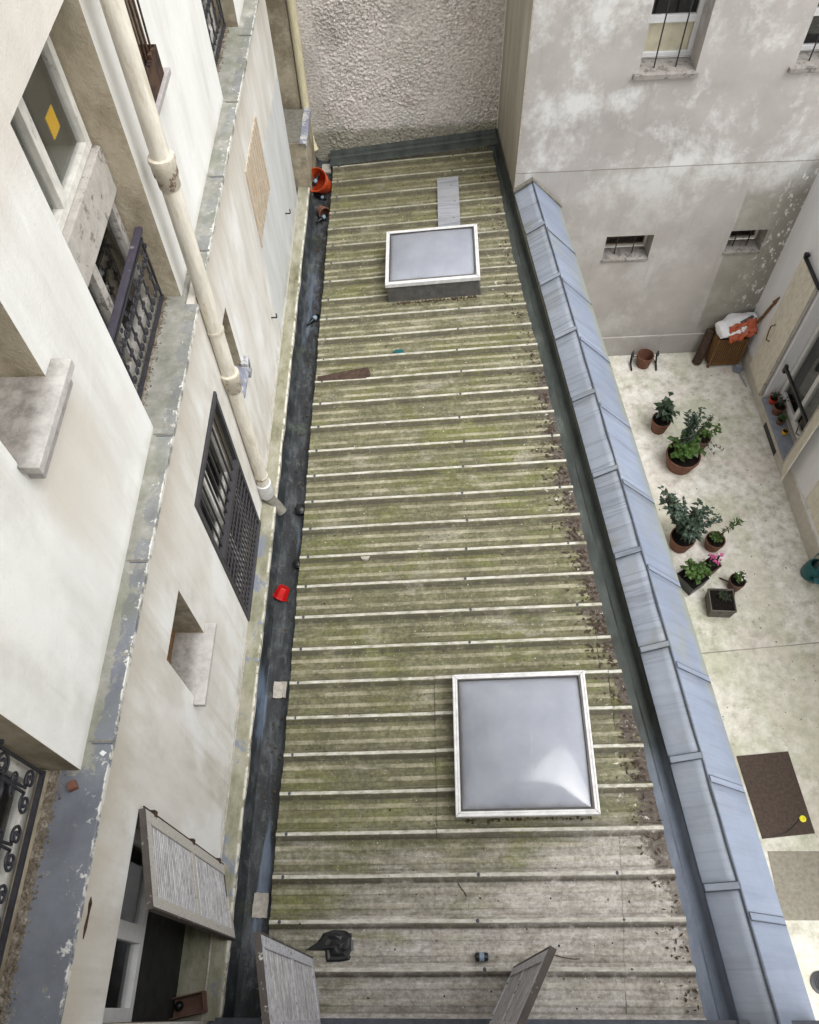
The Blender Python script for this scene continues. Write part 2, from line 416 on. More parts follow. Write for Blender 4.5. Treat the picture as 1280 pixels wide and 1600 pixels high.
def m_grey_wall():
    k = Mt('grey_cement_wall', 0.92)
    xyz = k.sep()
    n = k.noise(1.0, 9, 0.70, k.vec((0.85, 1, 0.85)), 0.12)
    n2 = k.noise(2.6, 9, 0.74, k.vec((1, 1, 0.7), loc=(3, 0, 1)), 0.25)
    base = k.ramp(k.noise(1.3, 5, 0.6), [(0.3, c(162, 157, 153)), (0.7, c(184, 179, 175))])
    up = k.step(xyz[2], -0.4, 0.7)
    wm = k.mul(k.step(k.math('ADD', k.mul(n, 0.58), k.mul(n2, 0.42)), 0.47, 0.60), k.math('ADD', k.mul(up, 0.55), 0.40))
    b = k.mix(wm, base, c(214, 214, 212))
    # lower storey is duller, a damp panel lies right of the second vent
    b = k.mix(k.mul(k.step(xyz[2], 0.63, 0.60), 0.15), b, c(160, 157, 152))
    xx = k.math('ADD', xyz[0], k.mul(xyz[2], 0.015))
    damp = k.mul(k.step(xx, 3.13, 3.16), k.step(k.math('ADD', xyz[2], k.mul(k.noise(2, 5), 0.4)), 0.45, 0.25), k.step(xyz[2], -2.45, -2.25))
    b = k.mix(k.mul(damp, 0.62), b, k.ramp(n2, [(0.3, c(122, 120, 106)), (0.7, c(152, 150, 138))]))
    ml = k.mul(k.step(k.math('ABSOLUTE', k.math('SUBTRACT', xyz[2], k.math('ADD', 0.614, k.mul(k.noise(1.5, 3), 0.02)))), 0.010, 0.004), 0.75)
    b = k.mix(ml, b, c(122, 112, 104))
    # plaster torn off along the corner with the white house
    fl = k.mul(k.step(k.noise(13, 7, 0.75, k.vec((1, 1, 0.5))), 0.55, 0.59), k.step(xyz[0], 3.35, 3.95), k.step(xyz[2], -2.4, -1.6))
    fl = k.mul(fl, k.step(xyz[2], 0.9, 0.3))
    dkc = k.mul(k.step(xyz[0], 3.55, 3.95), k.step(xyz[2], 1.2, 0.2))
    b = k.mix(k.mul(dkc, 0.40), b, c(112, 108, 100))
    b = k.mix(fl, b, c(228, 228, 226))
    gr = k.mul(k.step(xyz[2], -1.9, -2.6), 0.15)
    b = k.mix(gr, b, c(140, 140, 134))
    run = k.mul(k.step(k.noise(1.0, 7, 0.68, k.vec((9, 1, 0.5), loc=(5, 0, 0))), 0.55, 0.72), 0.28)
    b = k.mix(run, b, c(138, 134, 129))
    h = k.math('ADD', k.mul(n2, 0.8), k.mul(k.noise(40, 4, 0.65), 0.3))
    return k.color(b).bump(h, 0.008, 0.7).m

def m_side_wall():
    k = Mt('stained_side_render', 0.92)
    xyz = k.sep()
    n = k.noise(1.0, 7, 0.68, k.vec((5, 5, 0.35)))
    b = k.ramp(n, [(0.25, c(140, 135, 122)), (0.5, c(172, 167, 154)), (0.75, c(196, 191, 180))])
    b = k.mix(k.mul(k.step(k.noise(2.2, 6, 0.65), 0.45, 0.65), 0.5), b, c(168, 164, 150))
    b = k.mix(k.mul(k.step(xyz[2], 1.6, 0.3), 0.35), b, c(116, 106, 84))
    return k.color(b).bump(k.noise(30, 5), 0.006, 0.7).m

def m_white_house():
    k = Mt('white_house_paint', 0.85)
    xyz = k.sep()
    b = k.ramp(k.noise(1.0, 5, 0.6, k.vec((3, 3, 0.6))), [(0.3, c(222, 222, 227)), (0.7, c(238, 238, 242))])
    low = k.step(k.math('ADD', xyz[2], k.mul(k.noise(5, 5), 0.14)), -2.44, -2.52)
    b = k.mix(k.mul(low, 0.8), b, k.ramp(k.noise(7, 6, 0.7), [(0.3, c(168, 160, 146)), (0.7, c(200, 193, 180))]))
    return k.color(b).bump(k.noise(45, 4), 0.004, 0.6).m

def m_yard():
    k = Mt('courtyard_concrete', 0.92)
    xyz = k.sep()
    n = k.noise(1.6, 7, 0.66)
    n2 = k.noise(7, 8, 0.72)
    b = k.ramp(n2, [(0.30, c(158, 153, 140)), (0.47, c(206, 202, 192)), (0.64, c(230, 227, 221))])
    b = k.mix(k.mul(k.step(n, 0.44, 0.60), 0.75), b, k.ramp(n2, [(0.3, c(148, 150, 126)), (0.7, c(208, 209, 188))]))
    b = k.mix(k.mul(k.step(k.noise(0.8, 3), 0.5, 0.66), 0.3), b, c(224, 214, 206))
    yy = k.math('SUBTRACT', xyz[1], k.mul(xyz[0], 0.0915))
    jn = k.mul(k.step(k.math('ABSOLUTE', k.math('SUBTRACT', yy, k.math('ADD', 3.73, k.mul(k.noise(3, 3), 0.012)))), 0.012, 0.005), 0.75)
    b = k.mix(jn, b, c(108, 104, 92))
    b = k.mix(k.mul(k.step(yy, 3.76, 3.70), 0.22), b, c(176, 176, 146))
    sp = k.step(k.noise(22, 6, 0.75), 0.62, 0.70)
    b = k.mix(k.mul(sp, 0.5), b, c(110, 106, 92))
    pk = k.step(k.noise(1.1, 4, 0.6, k.vec((1, 1, 1), loc=(3, 8, 0))), 0.52, 0.66)
    b = k.mix(k.mul(pk, 0.35), b, c(204, 190, 184))
    return k.color(b).bump(k.noise(25, 6, 0.7), 0.005, 0.7).m

def m_old_paint(name, paint, bare, amount, axis=(1, 1, 1), grime=0.0):
    """paint worn through to what lies under it"""
    k = Mt(name, 0.8)
    n = k.noise(9, 8, 0.75, k.vec(axis))
    g = k.ramp(k.noise(16, 6, 0.7, k.vec(axis)), [(0.3, tuple(v * 0.72 for v in paint[:3]) + (1,)), (0.65, paint)])
    b = k.mix(k.step(n, 1 - amount - 0.05, 1 - amount + 0.03), g, bare)
    return k.color(b).bump(n, 0.004, 0.7).m

def m_leaf(name, a, b2):
    k = Mt(name, 0.5, 0, 0.4)
    k.color(k.ramp(k.noise(14, 4), [(0.3, a), (0.7, b2)]))
    return k.m

def m_dome():
    k = Mt('opal_acrylic', 0.07, 0, 0.5)
    n = k.noise(2.0, 5, 0.6)
    b = k.ramp(n, [(0.3, c(132, 136, 145)), (0.7, c(152, 155, 164))])
    sm = k.step(k.noise(9, 7, 0.75), 0.60, 0.78)
    b = k.mix(k.mul(sm, 0.35), b, c(136, 134, 128))
    rd = k.step(k.math('ADD', k.attr('rim'), k.mul(k.math('SUBTRACT', k.noise(7, 6, 0.7), 0.5), 0.18)), 0.88, 1.0)
    b = k.mix(k.mul(rd, 0.55), b, c(104, 102, 98))
    run = k.step(k.noise(1.0, 6, 0.7, k.vec((22, 2.5, 1))), 0.60, 0.72)
    b = k.mix(k.mul(run, 0.16), b, c(190, 192, 196))
    k.rough(k.ramp(k.noise(6, 6, 0.7), [(0.35, (0.09,) * 3 + (1,)), (0.7, (0.2,) * 3 + (1,))]))
    k.p.inputs['Coat Weight'].default_value = 0.12
    k.p.inputs['Coat Roughness'].default_value = 0.03
    return k.color(b).m

def m_glass(name='window_glass', tint=(0.93, 0.94, 0.935)):
    k = Mt(name, 0.03)
    n = k.t.nodes
    tr = n.new('ShaderNodeBsdfTransparent')
    tr.inputs[0].default_value = tint + (1,)
    gl = n.new('ShaderNodeBsdfGlossy')
    gl.inputs['Roughness'].default_value = 0.02
    lw = n.new('ShaderNodeLayerWeight')
    lw.inputs[0].default_value = 0.5
    fr = k.math('ADD', 0.035, k.mul(k.math('POWER', lw.outputs['Facing'], 4.0), 0.75))
    mx = n.new('ShaderNodeMixShader')
    k.t.links.new(fr, mx.inputs[0])
    k.t.links.new(tr.outputs[0], mx.inputs[1])
    k.t.links.new(gl.outputs[0], mx.inputs[2])
    k.t.links.new(mx.outputs[0], n['Material Output'].inputs[0])
    return k.m

M = {}
M['upper'] = m_upper_wall()
M['lower'] = m_lower_wall()
M['ledge'] = m_ledge()
M['grit'] = m_bay_floor()
M['coping'] = m_base_coping()
M['gutter'] = m_gutter()
M['roof'] = m_roof()
M['zinc_in'] = m_zinc('zinc_inner_slope', c(128, 135, 147), c(156, 163, 175))
M['zinc_out'] = m_zinc('zinc_outer_slope', c(116, 125, 142), c(138, 147, 164), 0.0)
M['zinc_dark'] = simple('zinc_fold', c(70, 74, 82), 0.6, 0, 0.3, 20)
M['flash'] = m_flashing()
M['rough'] = m_rough()
M['grey'] = m_grey_wall()
M['side'] = m_side_wall()
M['white'] = m_white_house()
M['yard'] = m_yard()
M['frame_old'] = m_old_paint('old_white_window_paint', c(222, 219, 211), c(150, 138, 120), 0.36, (1, 1, 0.5))
M['transom'] = m_old_paint('blistered_transom_paint', c(184, 179, 172), c(120, 113, 107), 0.40)
M['frame_white'] = simple('white_window_paint', c(214, 214, 214), 0.45, 0, 0.08)
M['shutter'] = m_old_paint('peeling_shutter_paint', c(202, 202, 208), c(86, 78, 74), 0.42, (3.5, 3.5, 7))
M['shutter_beige'] = m_old_paint('weathered_shutter_paint', c(196, 192, 184), c(104, 96, 88), 0.38, (5, 5, 4))
M['blade'] = m_blade()
M['shutter_edge'] = m_old_paint('rotten_shutter_edge', c(84, 78, 74), c(190, 188, 182), 0.36, (1, 1, 1))
M['iron'] = simple('wrought_iron', c(48, 47, 52), 0.55, 0, 0.35, 30)
M['iron_rail'] = m_old_paint('worn_rail_paint', c(70, 66, 76), c(165, 160, 158), 0.34, (1, 1, 1))
M['grille'] = simple('grey_grille_paint', c(60, 59, 63), 0.5, 0, 0.2, 25)
M['alu'] = simple('anodised_frame', c(206, 205, 204), 0.4, 0, 0.16, 16, 0.5)
M['alu_side'] = simple('frame_upstand', c(84, 82, 80), 0.6, 0, 0.3, 14)
M['dome'] = m_dome()
M['glass'] = m_glass()
M['reveal'] = m_reveal()
M['dark'] = simple('dim_interior', c(46, 44, 42), 0.9, 0, 0.2, 2)
M['room'] = simple('grey_interior', c(150, 149, 142), 0.9, 0, 0.1, 1.5)
M['pipe'] = m_old_paint('cream_pipe_paint', c(226, 220, 206), c(198, 188, 168), 0.42, (2, 2, 0.3))
M['pipe_y'] = m_old_paint('yellowed_pipe_paint', c(224, 214, 180), c(190, 178, 140), 0.36, (2, 2, 0.4))
M['collar'] = m_old_paint('dirty_collar_paint', c(212, 203, 186), c(128, 106, 88), 0.42)
M['rust'] = m_old_paint('rusty_iron', c(84, 62, 48), c(48, 38, 34), 0.48)
M['rust_light'] = m_old_paint('rust_stained_paint', c(200, 186, 166), c(188, 162, 132), 0.42, (1, 1, 0.6))
M['lemon'] = simple('lemon_plastic', c(226, 216, 44), 0.5, 0, 0.1)
M['terra'] = simple('terracotta', c(112, 76, 60), 0.85, 0, 0.25, 10)
M['terra_old'] = simple('old_terracotta', c(104, 78, 66), 0.85, 0, 0.3, 10)
M['soil'] = simple('potting_soil', c(30, 26, 22), 0.95, 0, 0.4, 40, 0.2, 0.02)
M['orange'] = simple('orange_plastic', c(186, 70, 28), 0.5, 0, 0.35, 14)
M['red'] = simple('red_plastic', c(172, 16, 14), 0.45, 0, 0.3, 14)
M['black'] = simple('black_plastic', c(26, 27, 29), 0.35, 0, 0.3, 30)
M['bottle'] = simple('dark_bottle_glass', c(14, 22, 20), 0.3, 0, 0.2, 5, 0.25)
M['paper'] = simple('bottle_label_paper', c(120, 136, 150), 0.6, 0, 0.15, 60)
M['yellow'] = simple('yellow_note_paper', c(238, 186, 40), 0.8, 0, 0.05)
M['stone'] = simple('pale_mortar', c(178, 172, 162), 0.95, 0, 0.25, 22, 0.2, 0.01)
M['wood'] = simple('old_wood', c(112, 84, 58), 0.85, 0, 0.35, 18, 0.2, 0.004)
M['wood_dark'] = simple('rotten_wood', c(72, 58, 50), 0.9, 0, 0.4, 22, 0.2, 0.006)
M['basket'] = simple('slatted_basket_wood', c(128, 94, 58), 0.75, 0, 0.3, 22)
M['bag_white'] = simple('white_plastic_sack', c(222, 222, 224), 0.35, 0, 0.1, 9)
M['bag_orange'] = simple('orange_sack_print', c(168, 82, 52), 0.4, 0, 0.2, 9)
M['cover'] = simple('rusted_cover_plate', c(70, 58, 50), 0.7, 0, 0.3, 26, 0.3, 0.004)
M['slab'] = simple('cement_slab', c(142, 137, 124), 0.95, 0, 0.2, 20, 0.2, 0.006)
M['teal'] = simple('teal_plastic', c(24, 84, 88), 0.4, 0, 0.2, 6)
M['plate'] = m_zinc('spare_zinc_sheet', c(134, 136, 142), c(164, 165, 170))
M['litter'] = simple('rotted_leaves', c(66, 54, 42), 0.9, 0, 0.5, 30)
M['blue_grey'] = m_old_paint('blue_grey_flaking_paint', c(138, 142, 156), c(188, 186, 182), 0.45)
M['leaf_dark'] = m_leaf('dark_leaf', c(20, 34, 22), c(46, 66, 40))
M['leaf_grey'] = m_leaf('grey_green_leaf', c(28, 44, 36), c(68, 86, 68))
M['leaf_light'] = m_leaf('bright_leaf', c(32, 56, 18), c(76, 106, 40))
M['stem'] = simple('plant_stem', c(74, 62, 44), 0.8)
M['pink'] = simple('pink_petal', c(196, 84, 140), 0.6, 0, 0.3, 40)
M['whiteflower'] = simple('white_petal', c(226, 226, 220), 0.6)
M['sill_grey'] = simple('grey_sill_paint', c(134, 140, 152), 0.7, 0, 0.18, 12, 0.3, 0.003)
M['sill_stone'] = m_old_paint('weathered_sill', c(172, 167, 165), c(140, 134, 131), 0.42)
M['sill_half_shaded'] = m_half_shaded_sill()
M['sill_dark'] = m_old_paint('dirty_stone_sill', c(152, 147, 141), c(104, 100, 95), 0.44)
M['fleck'] = simple('pale_lichen', c(206, 204, 192), 0.9, 0, 0.1)
M['crumb'] = simple('dark_crumbs', c(48, 44, 36), 0.95, 0, 0.4)
M['planter'] = simple('dark_cement_planter', c(96, 91, 84), 0.9, 0, 0.3, 14)
M['mortar'] = simple('grey_mortar', c(122, 119, 110), 0.95, 0, 0.25, 18, 0.2, 0.01)
M['shade'] = simple('black_shade_and_joints', c(34, 34, 32), 0.9, 0, 0.5, 9)  # deep recess shade painted as a black apron; also fills the sheet joints
M['beige_paint'] = m_old_paint('beige_metal_paint', c(228, 221, 207), c(186, 168, 142), 0.28, (1, 1, 0.5))
M['curtain'] = simple('olive_curtain', c(226, 214, 190), 0.9, 0, 0.15, 6)

# ---------------------------------------------------------------- mesh helpers
class MB:
    def __init__(s):
        s.v, s.f, s.a = [], [], {}
    def add(s, vs, fs, **attrs):
        o = len(s.v)
        s.v += [tuple(p) for p in vs]
        s.f += [tuple(i + o for i in f) for f in fs]
        for k, vals in attrs.items():
            s.a.setdefault(k, {}).update({o + i: x for i, x in enumerate(vals)})
    def box(s, x, y, z, rot=None, pivot=None):
        vs = [Vector((x[i], y[j], z[k])) for i in (0, 1) for j in (0, 1) for k in (0, 1)]
        if rot is not None:
            p = Vector(pivot if pivot else ((x[0] + x[1]) / 2, (y[0] + y[1]) / 2, (z[0] + z[1]) / 2))
            vs = [rot @ (q - p) + p for q in vs]
        s.add(vs, [(0, 1, 3, 2), (4, 6, 7, 5), (0, 4, 5, 1), (2, 3, 7, 6), (0, 2, 6, 4), (1, 5, 7, 3)])
    def quad(s, *p):
        s.add(p, [tuple(range(len(p)))])
    def hexa(s, a, b):
        """solid between two 4-point loops"""
        s.add(list(a) + list(b), [(3, 2, 1, 0), (4, 5, 6, 7), (0, 1, 5, 4), (1, 2, 6, 5), (2, 3, 7, 6), (3, 0, 4, 7)])
    def prism(s, pts, d):
        n = len(pts)
        d = Vector(d)
        a = [Vector(p) for p in pts]
        s.add(a + [p + d for p in a], [tuple(range(n))[::-1], tuple(range(n, 2 * n))] + [(i, (i + 1) % n, n + (i + 1) % n, n + i) for i in range(n)])
    def tube(s, pts, r, n=8, cap=True):
        pts = [Vector(p) for p in pts]
        rs = r if isinstance(r, (list, tuple)) else [r] * len(pts)
        t0 = (pts[1] - pts[0]).normalized()
        u = t0.orthogonal().normalized()
        vs, fs = [], []
        for i, p in enumerate(pts):
            t = (pts[min(i + 1, len(pts) - 1)] - pts[max(i - 1, 0)]).normalized()
            u = (u - t * u.dot(t)).normalized()
            w_ = t.cross(u)
            for k in range(n):
                an = 2 * math.pi * k / n
                vs.append(p + (u * math.cos(an) + w_ * math.sin(an)) * rs[i])
        for i in range(len(pts) - 1):
            for k in range(n):
                fs.append((i * n + k, i * n + (k + 1) % n, (i + 1) * n + (k + 1) % n, (i + 1) * n + k))
        if cap:
            fs.append(tuple(range(n))[::-1])
            fs.append(tuple((len(pts) - 1) * n + k for k in range(n)))
        s.add(vs, fs)
    def lathe(s, prof, n=24, at=(0, 0, 0), rot=None):
        vs, fs = [], []
        for r, z in prof:
            for k in range(n):
                an = 2 * math.pi * k / n
                q = Vector((r * math.cos(an), r * math.sin(an), z))
                if rot is not None:
                    q = rot @ q
                vs.append(q + Vector(at))
        for i in range(len(prof) - 1):
            for k in range(n):
                fs.append((i * n + k, i * n + (k + 1) % n, (i + 1) * n + (k + 1) % n, (i + 1) * n + k))
        s.add(vs, fs)
    def wall(s, u, v, ops, mp, depth=0.25, thick=0.3, su=(), sv=(), rv=None):
        """front face with real openings and their reveals; mp(u, v, w): w runs into the wall"""
        us = sorted(set([u[0], u[1]] + [min(max(x, u[0]), u[1]) for o in ops for x in o[:2]] + list(su)))
        vs = sorted(set([v[0], v[1]] + [min(max(x, v[0]), v[1]) for o in ops for x in o[2:4]] + list(sv)))
        for a, b in zip(us, us[1:]):
            for c_, d in zip(vs, vs[1:]):
                m = ((a + b) / 2, (c_ + d) / 2)
                if any(o[0] < m[0] < o[1] and o[2] < m[1] < o[3] for o in ops):
                    continue
                s.quad(mp(a, c_, 0), mp(b, c_, 0), mp(b, d, 0), mp(a, d, 0))
        for o in ops:
            a, b, c_, d = o[:4]
            dp = o[4] if len(o) > 4 else depth
            a, b, c_, d = max(a, u[0]), min(b, u[1]), max(c_, v[0]), min(d, v[1])
            for p, q in (((a, c_), (b, c_)), ((b, c_), (b, d)), ((b, d), (a, d)), ((a, d), (a, c_))):
                (rv or s).quad(mp(*p, 0), mp(*q, 0), mp(*q, dp), mp(*p, dp))
        t = thick
        for p, q in (((u[0], v[0]), (u[1], v[0])), ((u[1], v[0]), (u[1], v[1])), ((u[1], v[1]), (u[0], v[1])), ((u[0], v[1]), (u[0], v[0]))):
            s.quad(mp(*p, 0), mp(*q, 0), mp(*q, t), mp(*p, t))
    def split(s, name, mat, parent):
        """four quads per opening: one part each"""
        for k in range(0, len(s.f), 4):
            m = MB()
            for f in s.f[k:k + 4]:
                m.quad(*[s.v[i] for i in f])
            m.build(name, mat, parent)
    def build(s, name, mat, parent=None, smooth=False, bevel=0.0, weld=False):
        me = bpy.data.meshes.new(name)
        me.from_pydata(s.v, [], s.f)
        for k, d in s.a.items():
            at = me.attributes.new(k, 'FLOAT', 'POINT')
            at.data.foreach_set('value', [d.get(i, 0.0) for i in range(len(s.v))])
        bm = bmesh.new()
        bm.from_mesh(me)
        if weld:
            bmesh.ops.remove_doubles(bm, verts=bm.verts, dist=1e-4)
        bmesh.ops.recalc_face_normals(bm, faces=bm.faces)
        if bevel:
            es = [e for e in bm.edges if len(e.link_faces) == 2 and e.calc_face_angle(0) > 0.6]
            bmesh.ops.bevel(bm, geom=es, offset=bevel, segments=2, affect='EDGES', profile=0.6, clamp_overlap=True)
        if smooth:
            for f in bm.faces:
                f.smooth = True
        bm.to_mesh(me)
        bm.free()
        me.materials.append(mat)
        o = bpy.data.objects.new(name, me)
        COL.objects.link(o)
        if parent is not None:
            o.parent = parent
        if smooth:
            me.set_sharp_from_angle(angle=R(40))
        return o

def tag(o, label=None, cat=None, group=None, kind=None):
    if label: o['label'] = label
    if cat: o['category'] = cat
    if group: o['group'] = group
    if kind: o['kind'] = kind
    return o

def thing(name, label, cat, loc=(0, 0, 0), rz=0.0, group=None, kind=None):
    o = bpy.data.objects.new(name, None)
    COL.objects.link(o)
    o.empty_display_size = 0.1
    o.location = loc
    o.rotation_euler = (0, 0, rz)
    return tag(o, label, cat, group, kind)

def B(name, mat, parent, *boxes, bevel=0.0):
    m = MB()
    for b in boxes:
        m.box(*b)
    return m.build(name, M[mat], parent, bevel=bevel)

def sill(name, mat, parent, xi, xw, xo, y0, y1, ya, yb, zb, zt):
    """T-shaped sill slab: narrow in the opening, wider outside the wall"""
    m = MB()
    m.prism([(xi, y0, zb), (xw, y0, zb), (xw, ya, zb), (xo, ya, zb - 0.004), (xo, yb, zb - 0.004), (xw, yb, zb), (xw, y1, zb), (xi, y1, zb)], (0, 0, zt - zb))
    return m.build(name, M[mat], parent, bevel=0.006)

def spiral(cy, cz, r0, r1, a0, a1, n=18):
    return [(cy + (r0 + (r1 - r0) * i / n) * math.cos(a0 + (a1 - a0) * i / n), cz + (r0 + (r1 - r0) * i / n) * math.sin(a0 + (a1 - a0) * i / n)) for i in range(n + 1)]

def railing(parent, X, y0, y1, z0, z1, r=0.0075, units=5):
    """wrought iron guard: top rail, bottom rail, posts and a field of scrolls"""
    f = MB()
    f.box((X - 0.012, X + 0.012), (y0, y1), (z0, z0 + 0.022))
    f.box((X - 0.012, X + 0.012), (y0, y1), (z1 - 0.085, z1 - 0.065))
    n = units
    st = (y1 - y0) / n
    for i in (0, n):
        y = y0 + st * i
        yy = min(max(y, y0 + 0.012), y1 - 0.012)
        f.box((X - 0.007, X + 0.007), (yy - 0.007, yy + 0.007), (z0 + 0.022, z1 - 0.085))
    # lugs into the masonry
    for y in (y0, y1):
        sgn = -1 if y == y0 else 1
        f.box((X - 0.010, X + 0.010), (min(y, y + sgn * 0.06), max(y, y + sgn * 0.06)), (z1 - 0.16, z1 - 0.14))
    rail = f.build('railing', M['iron'], parent)
    h = z1 - 0.085 - z0 - 0.022
    zc = z0 + 0.022 + h / 2
    m = MB()
    for i in range(n):
        yc = y0 + st * (i + 0.5)
        for sg in (1, -1):
            # tall S scroll: big volute above, smaller one curling back below
            a = spiral(yc + sg * st * 0.24, zc + h * 0.26, 0.010, st * 0.235, R(90), R(90 - sg * 630), 26)
            b = spiral(yc + sg * st * 0.22, zc - h * 0.30, 0.008, st * 0.20, R(-90), R(-90 + sg * 600), 26)
            m.tube([(X, y, z) for y, z in a] + [(X, y, z) for y, z in b[::-1]], r * 0.95, 5)
            e = spiral(yc + sg * st * 0.12, zc - h * 0.02, 0.006, st * 0.12, R(0 if sg > 0 else 180), R((0 if sg > 0 else 180) + sg * 500), 16)
            m.tube([(X, y, z) for y, z in e], r * 0.75, 5)
        ring = [(X, yc + st * 0.10 * math.cos(t * math.pi / 8), zc + h * 0.40 + st * 0.10 * math.sin(t * math.pi / 8)) for t in range(17)]
        m.tube(ring, r * 0.7, 5)
    m.build('scrollwork', M['iron'], rail, smooth=True)
    t = MB()
    t.box((X - 0.024, X + 0.024), (y0 - 0.03, y1 + 0.03), (z1 - 0.025, z1))
    t.build('top_rail', M['iron_rail'], rail, bevel=0.006)
    return rail

def pane_window(parent, X, y0, y1, z0, z1, fr='frame_white', bars=(), rails=(), w=0.055, d=0.06, inner=0.45, room='dark', name='window'):
    """casement in a plane X = const that looks out towards +X"""
    f = MB()
    f.box((X - d, X), (y0, y0 + w), (z0, z1))
    f.box((X - d, X), (y1 - w, y1), (z0, z1))
    f.box((X - d, X), (y0 + w, y1 - w), (z0, z0 + w))
    f.box((X - d, X), (y0 + w, y1 - w), (z1 - w, z1))
    for b in bars:
        f.box((X - d + 0.004, X + 0.006), (b - w * 0.7, b + w * 0.7), (z0 + w, z1 - w))
    for b in rails:
        f.box((X - d + 0.006, X - 0.004), (y0 + w, y1 - w), (b - w * 0.45, b + w * 0.45))
    o = f.build(name, M[fr], parent, bevel=0.004)
    g = MB()
    g.box((X - d * 0.7, X - d * 0.55), (y0 + w * 0.8, y1 - w * 0.8), (z0 + w * 0.8, z1 - w * 0.8))
    g.build('pane', M['glass'], o)
    r = MB()
    xa, xb = X - d - inner, X - d + 0.002
    r.quad((xa, y0, z0), (xa, y1, z0), (xa, y1, z1), (xa, y0, z1))
    r.quad((xa, y0, z0), (xb, y0, z0), (xb, y1, z0), (xa, y1, z0))
    r.quad((xa, y0, z1), (xb, y0, z1), (xb, y1, z1), (xa, y1, z1))
    r.quad((xa, y0, z0), (xb, y0, z0), (xb, y0, z1), (xa, y0, z1))
    r.quad((xa, y1, z0), (xb, y1, z0), (xb, y1, z1), (xa, y1, z1))
    r.build('interior', M[room], o)
    return o

def louvre_leaf(name, parent, hinge, free, z0, z1, mat, edge_mat, thick=0.035, slat=0.042, side=1, label=None):
    """shutter leaf standing between a hinge line and a free edge; its slats are real blades"""
    hx, hy = hinge
    fx, fy = free
    d = Vector((fx - hx, fy - hy, 0))
    L = d.length
    e = d / L
    nrm = Vector((-e.y, e.x, 0)) * side
    P = lambda u, v, w_: Vector((hx, hy, 0)) + e * u + nrm * w_ + Vector((0, 0, v))
    st = 0.075
    f = MB()
    def bx(u, v, wd):
        f.hexa([P(u[0], v[0], wd[0]), P(u[1], v[0], wd[0]), P(u[1], v[1], wd[0]), P(u[0], v[1], wd[0])],
               [P(u[0], v[0], wd[1]), P(u[1], v[0], wd[1]), P(u[1], v[1], wd[1]), P(u[0], v[1], wd[1])])
    h = thick / 2
    bx((0, st), (z0, z1), (-h, h))
    bx((L - st, L - 0.012), (z0, z1), (-h, h))
    bx((st, L - st), (z0, z0 + 0.10), (-h, h))
    bx((st, L - st), (z1 - 0.10, z1), (-h, h))
    zm = (z0 + z1) / 2
    bx((st, L - st), (zm - 0.04, zm + 0.04), (-h + 0.002, h - 0.002))
    o = f.build(name, M[mat], parent, bevel=0.004)
    s = MB()
    z = z0 + 0.11
    while z < z1 - 0.115:
        if not (zm - 0.06 < z < zm + 0.03):
            j = random.uniform(-0.003, 0.003)
            a = [P(st, z + j, -h + 0.004), P(L - st, z - j, -h + 0.004), P(L - st, z - j + 0.008, -h + 0.004), P(st, z + j + 0.008, -h + 0.004)]
            b = [p + nrm * (thick - 0.012) + Vector((0, 0, -0.020)) for p in a]
            s.hexa(a, b)
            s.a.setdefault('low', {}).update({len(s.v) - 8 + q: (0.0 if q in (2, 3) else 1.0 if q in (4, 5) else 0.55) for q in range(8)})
        z += slat
    s.build('louvre_blades', M['blade'], o)
    g = MB()
    f2 = f
    bm_ = MB()
    # worn closing edge
    bm_.hexa([P(L - 0.012, z0, -h - 0.001), P(L, z0, -h - 0.001), P(L, z1, -h - 0.001), P(L - 0.012, z1, -h - 0.001)],
             [P(L - 0.012, z0, h + 0.001), P(L, z0, h + 0.001), P(L, z1, h + 0.001), P(L - 0.012, z1, h + 0.001)])
    bm_.build('closing_edge', M[edge_mat], o)
    tm = MB()
    tm.hexa([P(0, z1, -h - 0.002), P(L, z1, -h - 0.002), P(L, z1, h + 0.002), P(0, z1, h + 0.002)], [P(0, z1 + 0.006, -h - 0.002), P(L, z1 + 0.006, -h - 0.002), P(L, z1 + 0.006, h + 0.002), P(0, z1 + 0.006, h + 0.002)])
    tm.build('rotten_top_edge', M[edge_mat], o)
    if label:
        o['label'] = label
    return o

def leaf_mesh(m, base, direc, ln, wd, curl=0.25):
    d = Vector(direc).normalized()
    sd_ = d.cross(Vector((0, 0, 1)))
    if sd_.length < 0.1:
        sd_ = Vector((1, 0, 0))
    sd_.normalize()
    sd_ = (Matrix.Rotation(random.uniform(-0.9, 0.9), 3, d) @ sd_)
    up = sd_.cross(d)
    b = Vector(base)
    p1 = b + d * ln * 0.45 + up * ln * 0.06
    p2 = b + d * ln + Vector((0, 0, -1)) * ln * curl
    m.add([b, p1 + sd_ * wd * 0.5 - up * wd * 0.08, p2, p1 - sd_ * wd * 0.5 - up * wd * 0.08, p1 + up * 0.001], [(0, 1, 4), (1, 2, 4), (2, 3, 4), (3, 0, 4)])

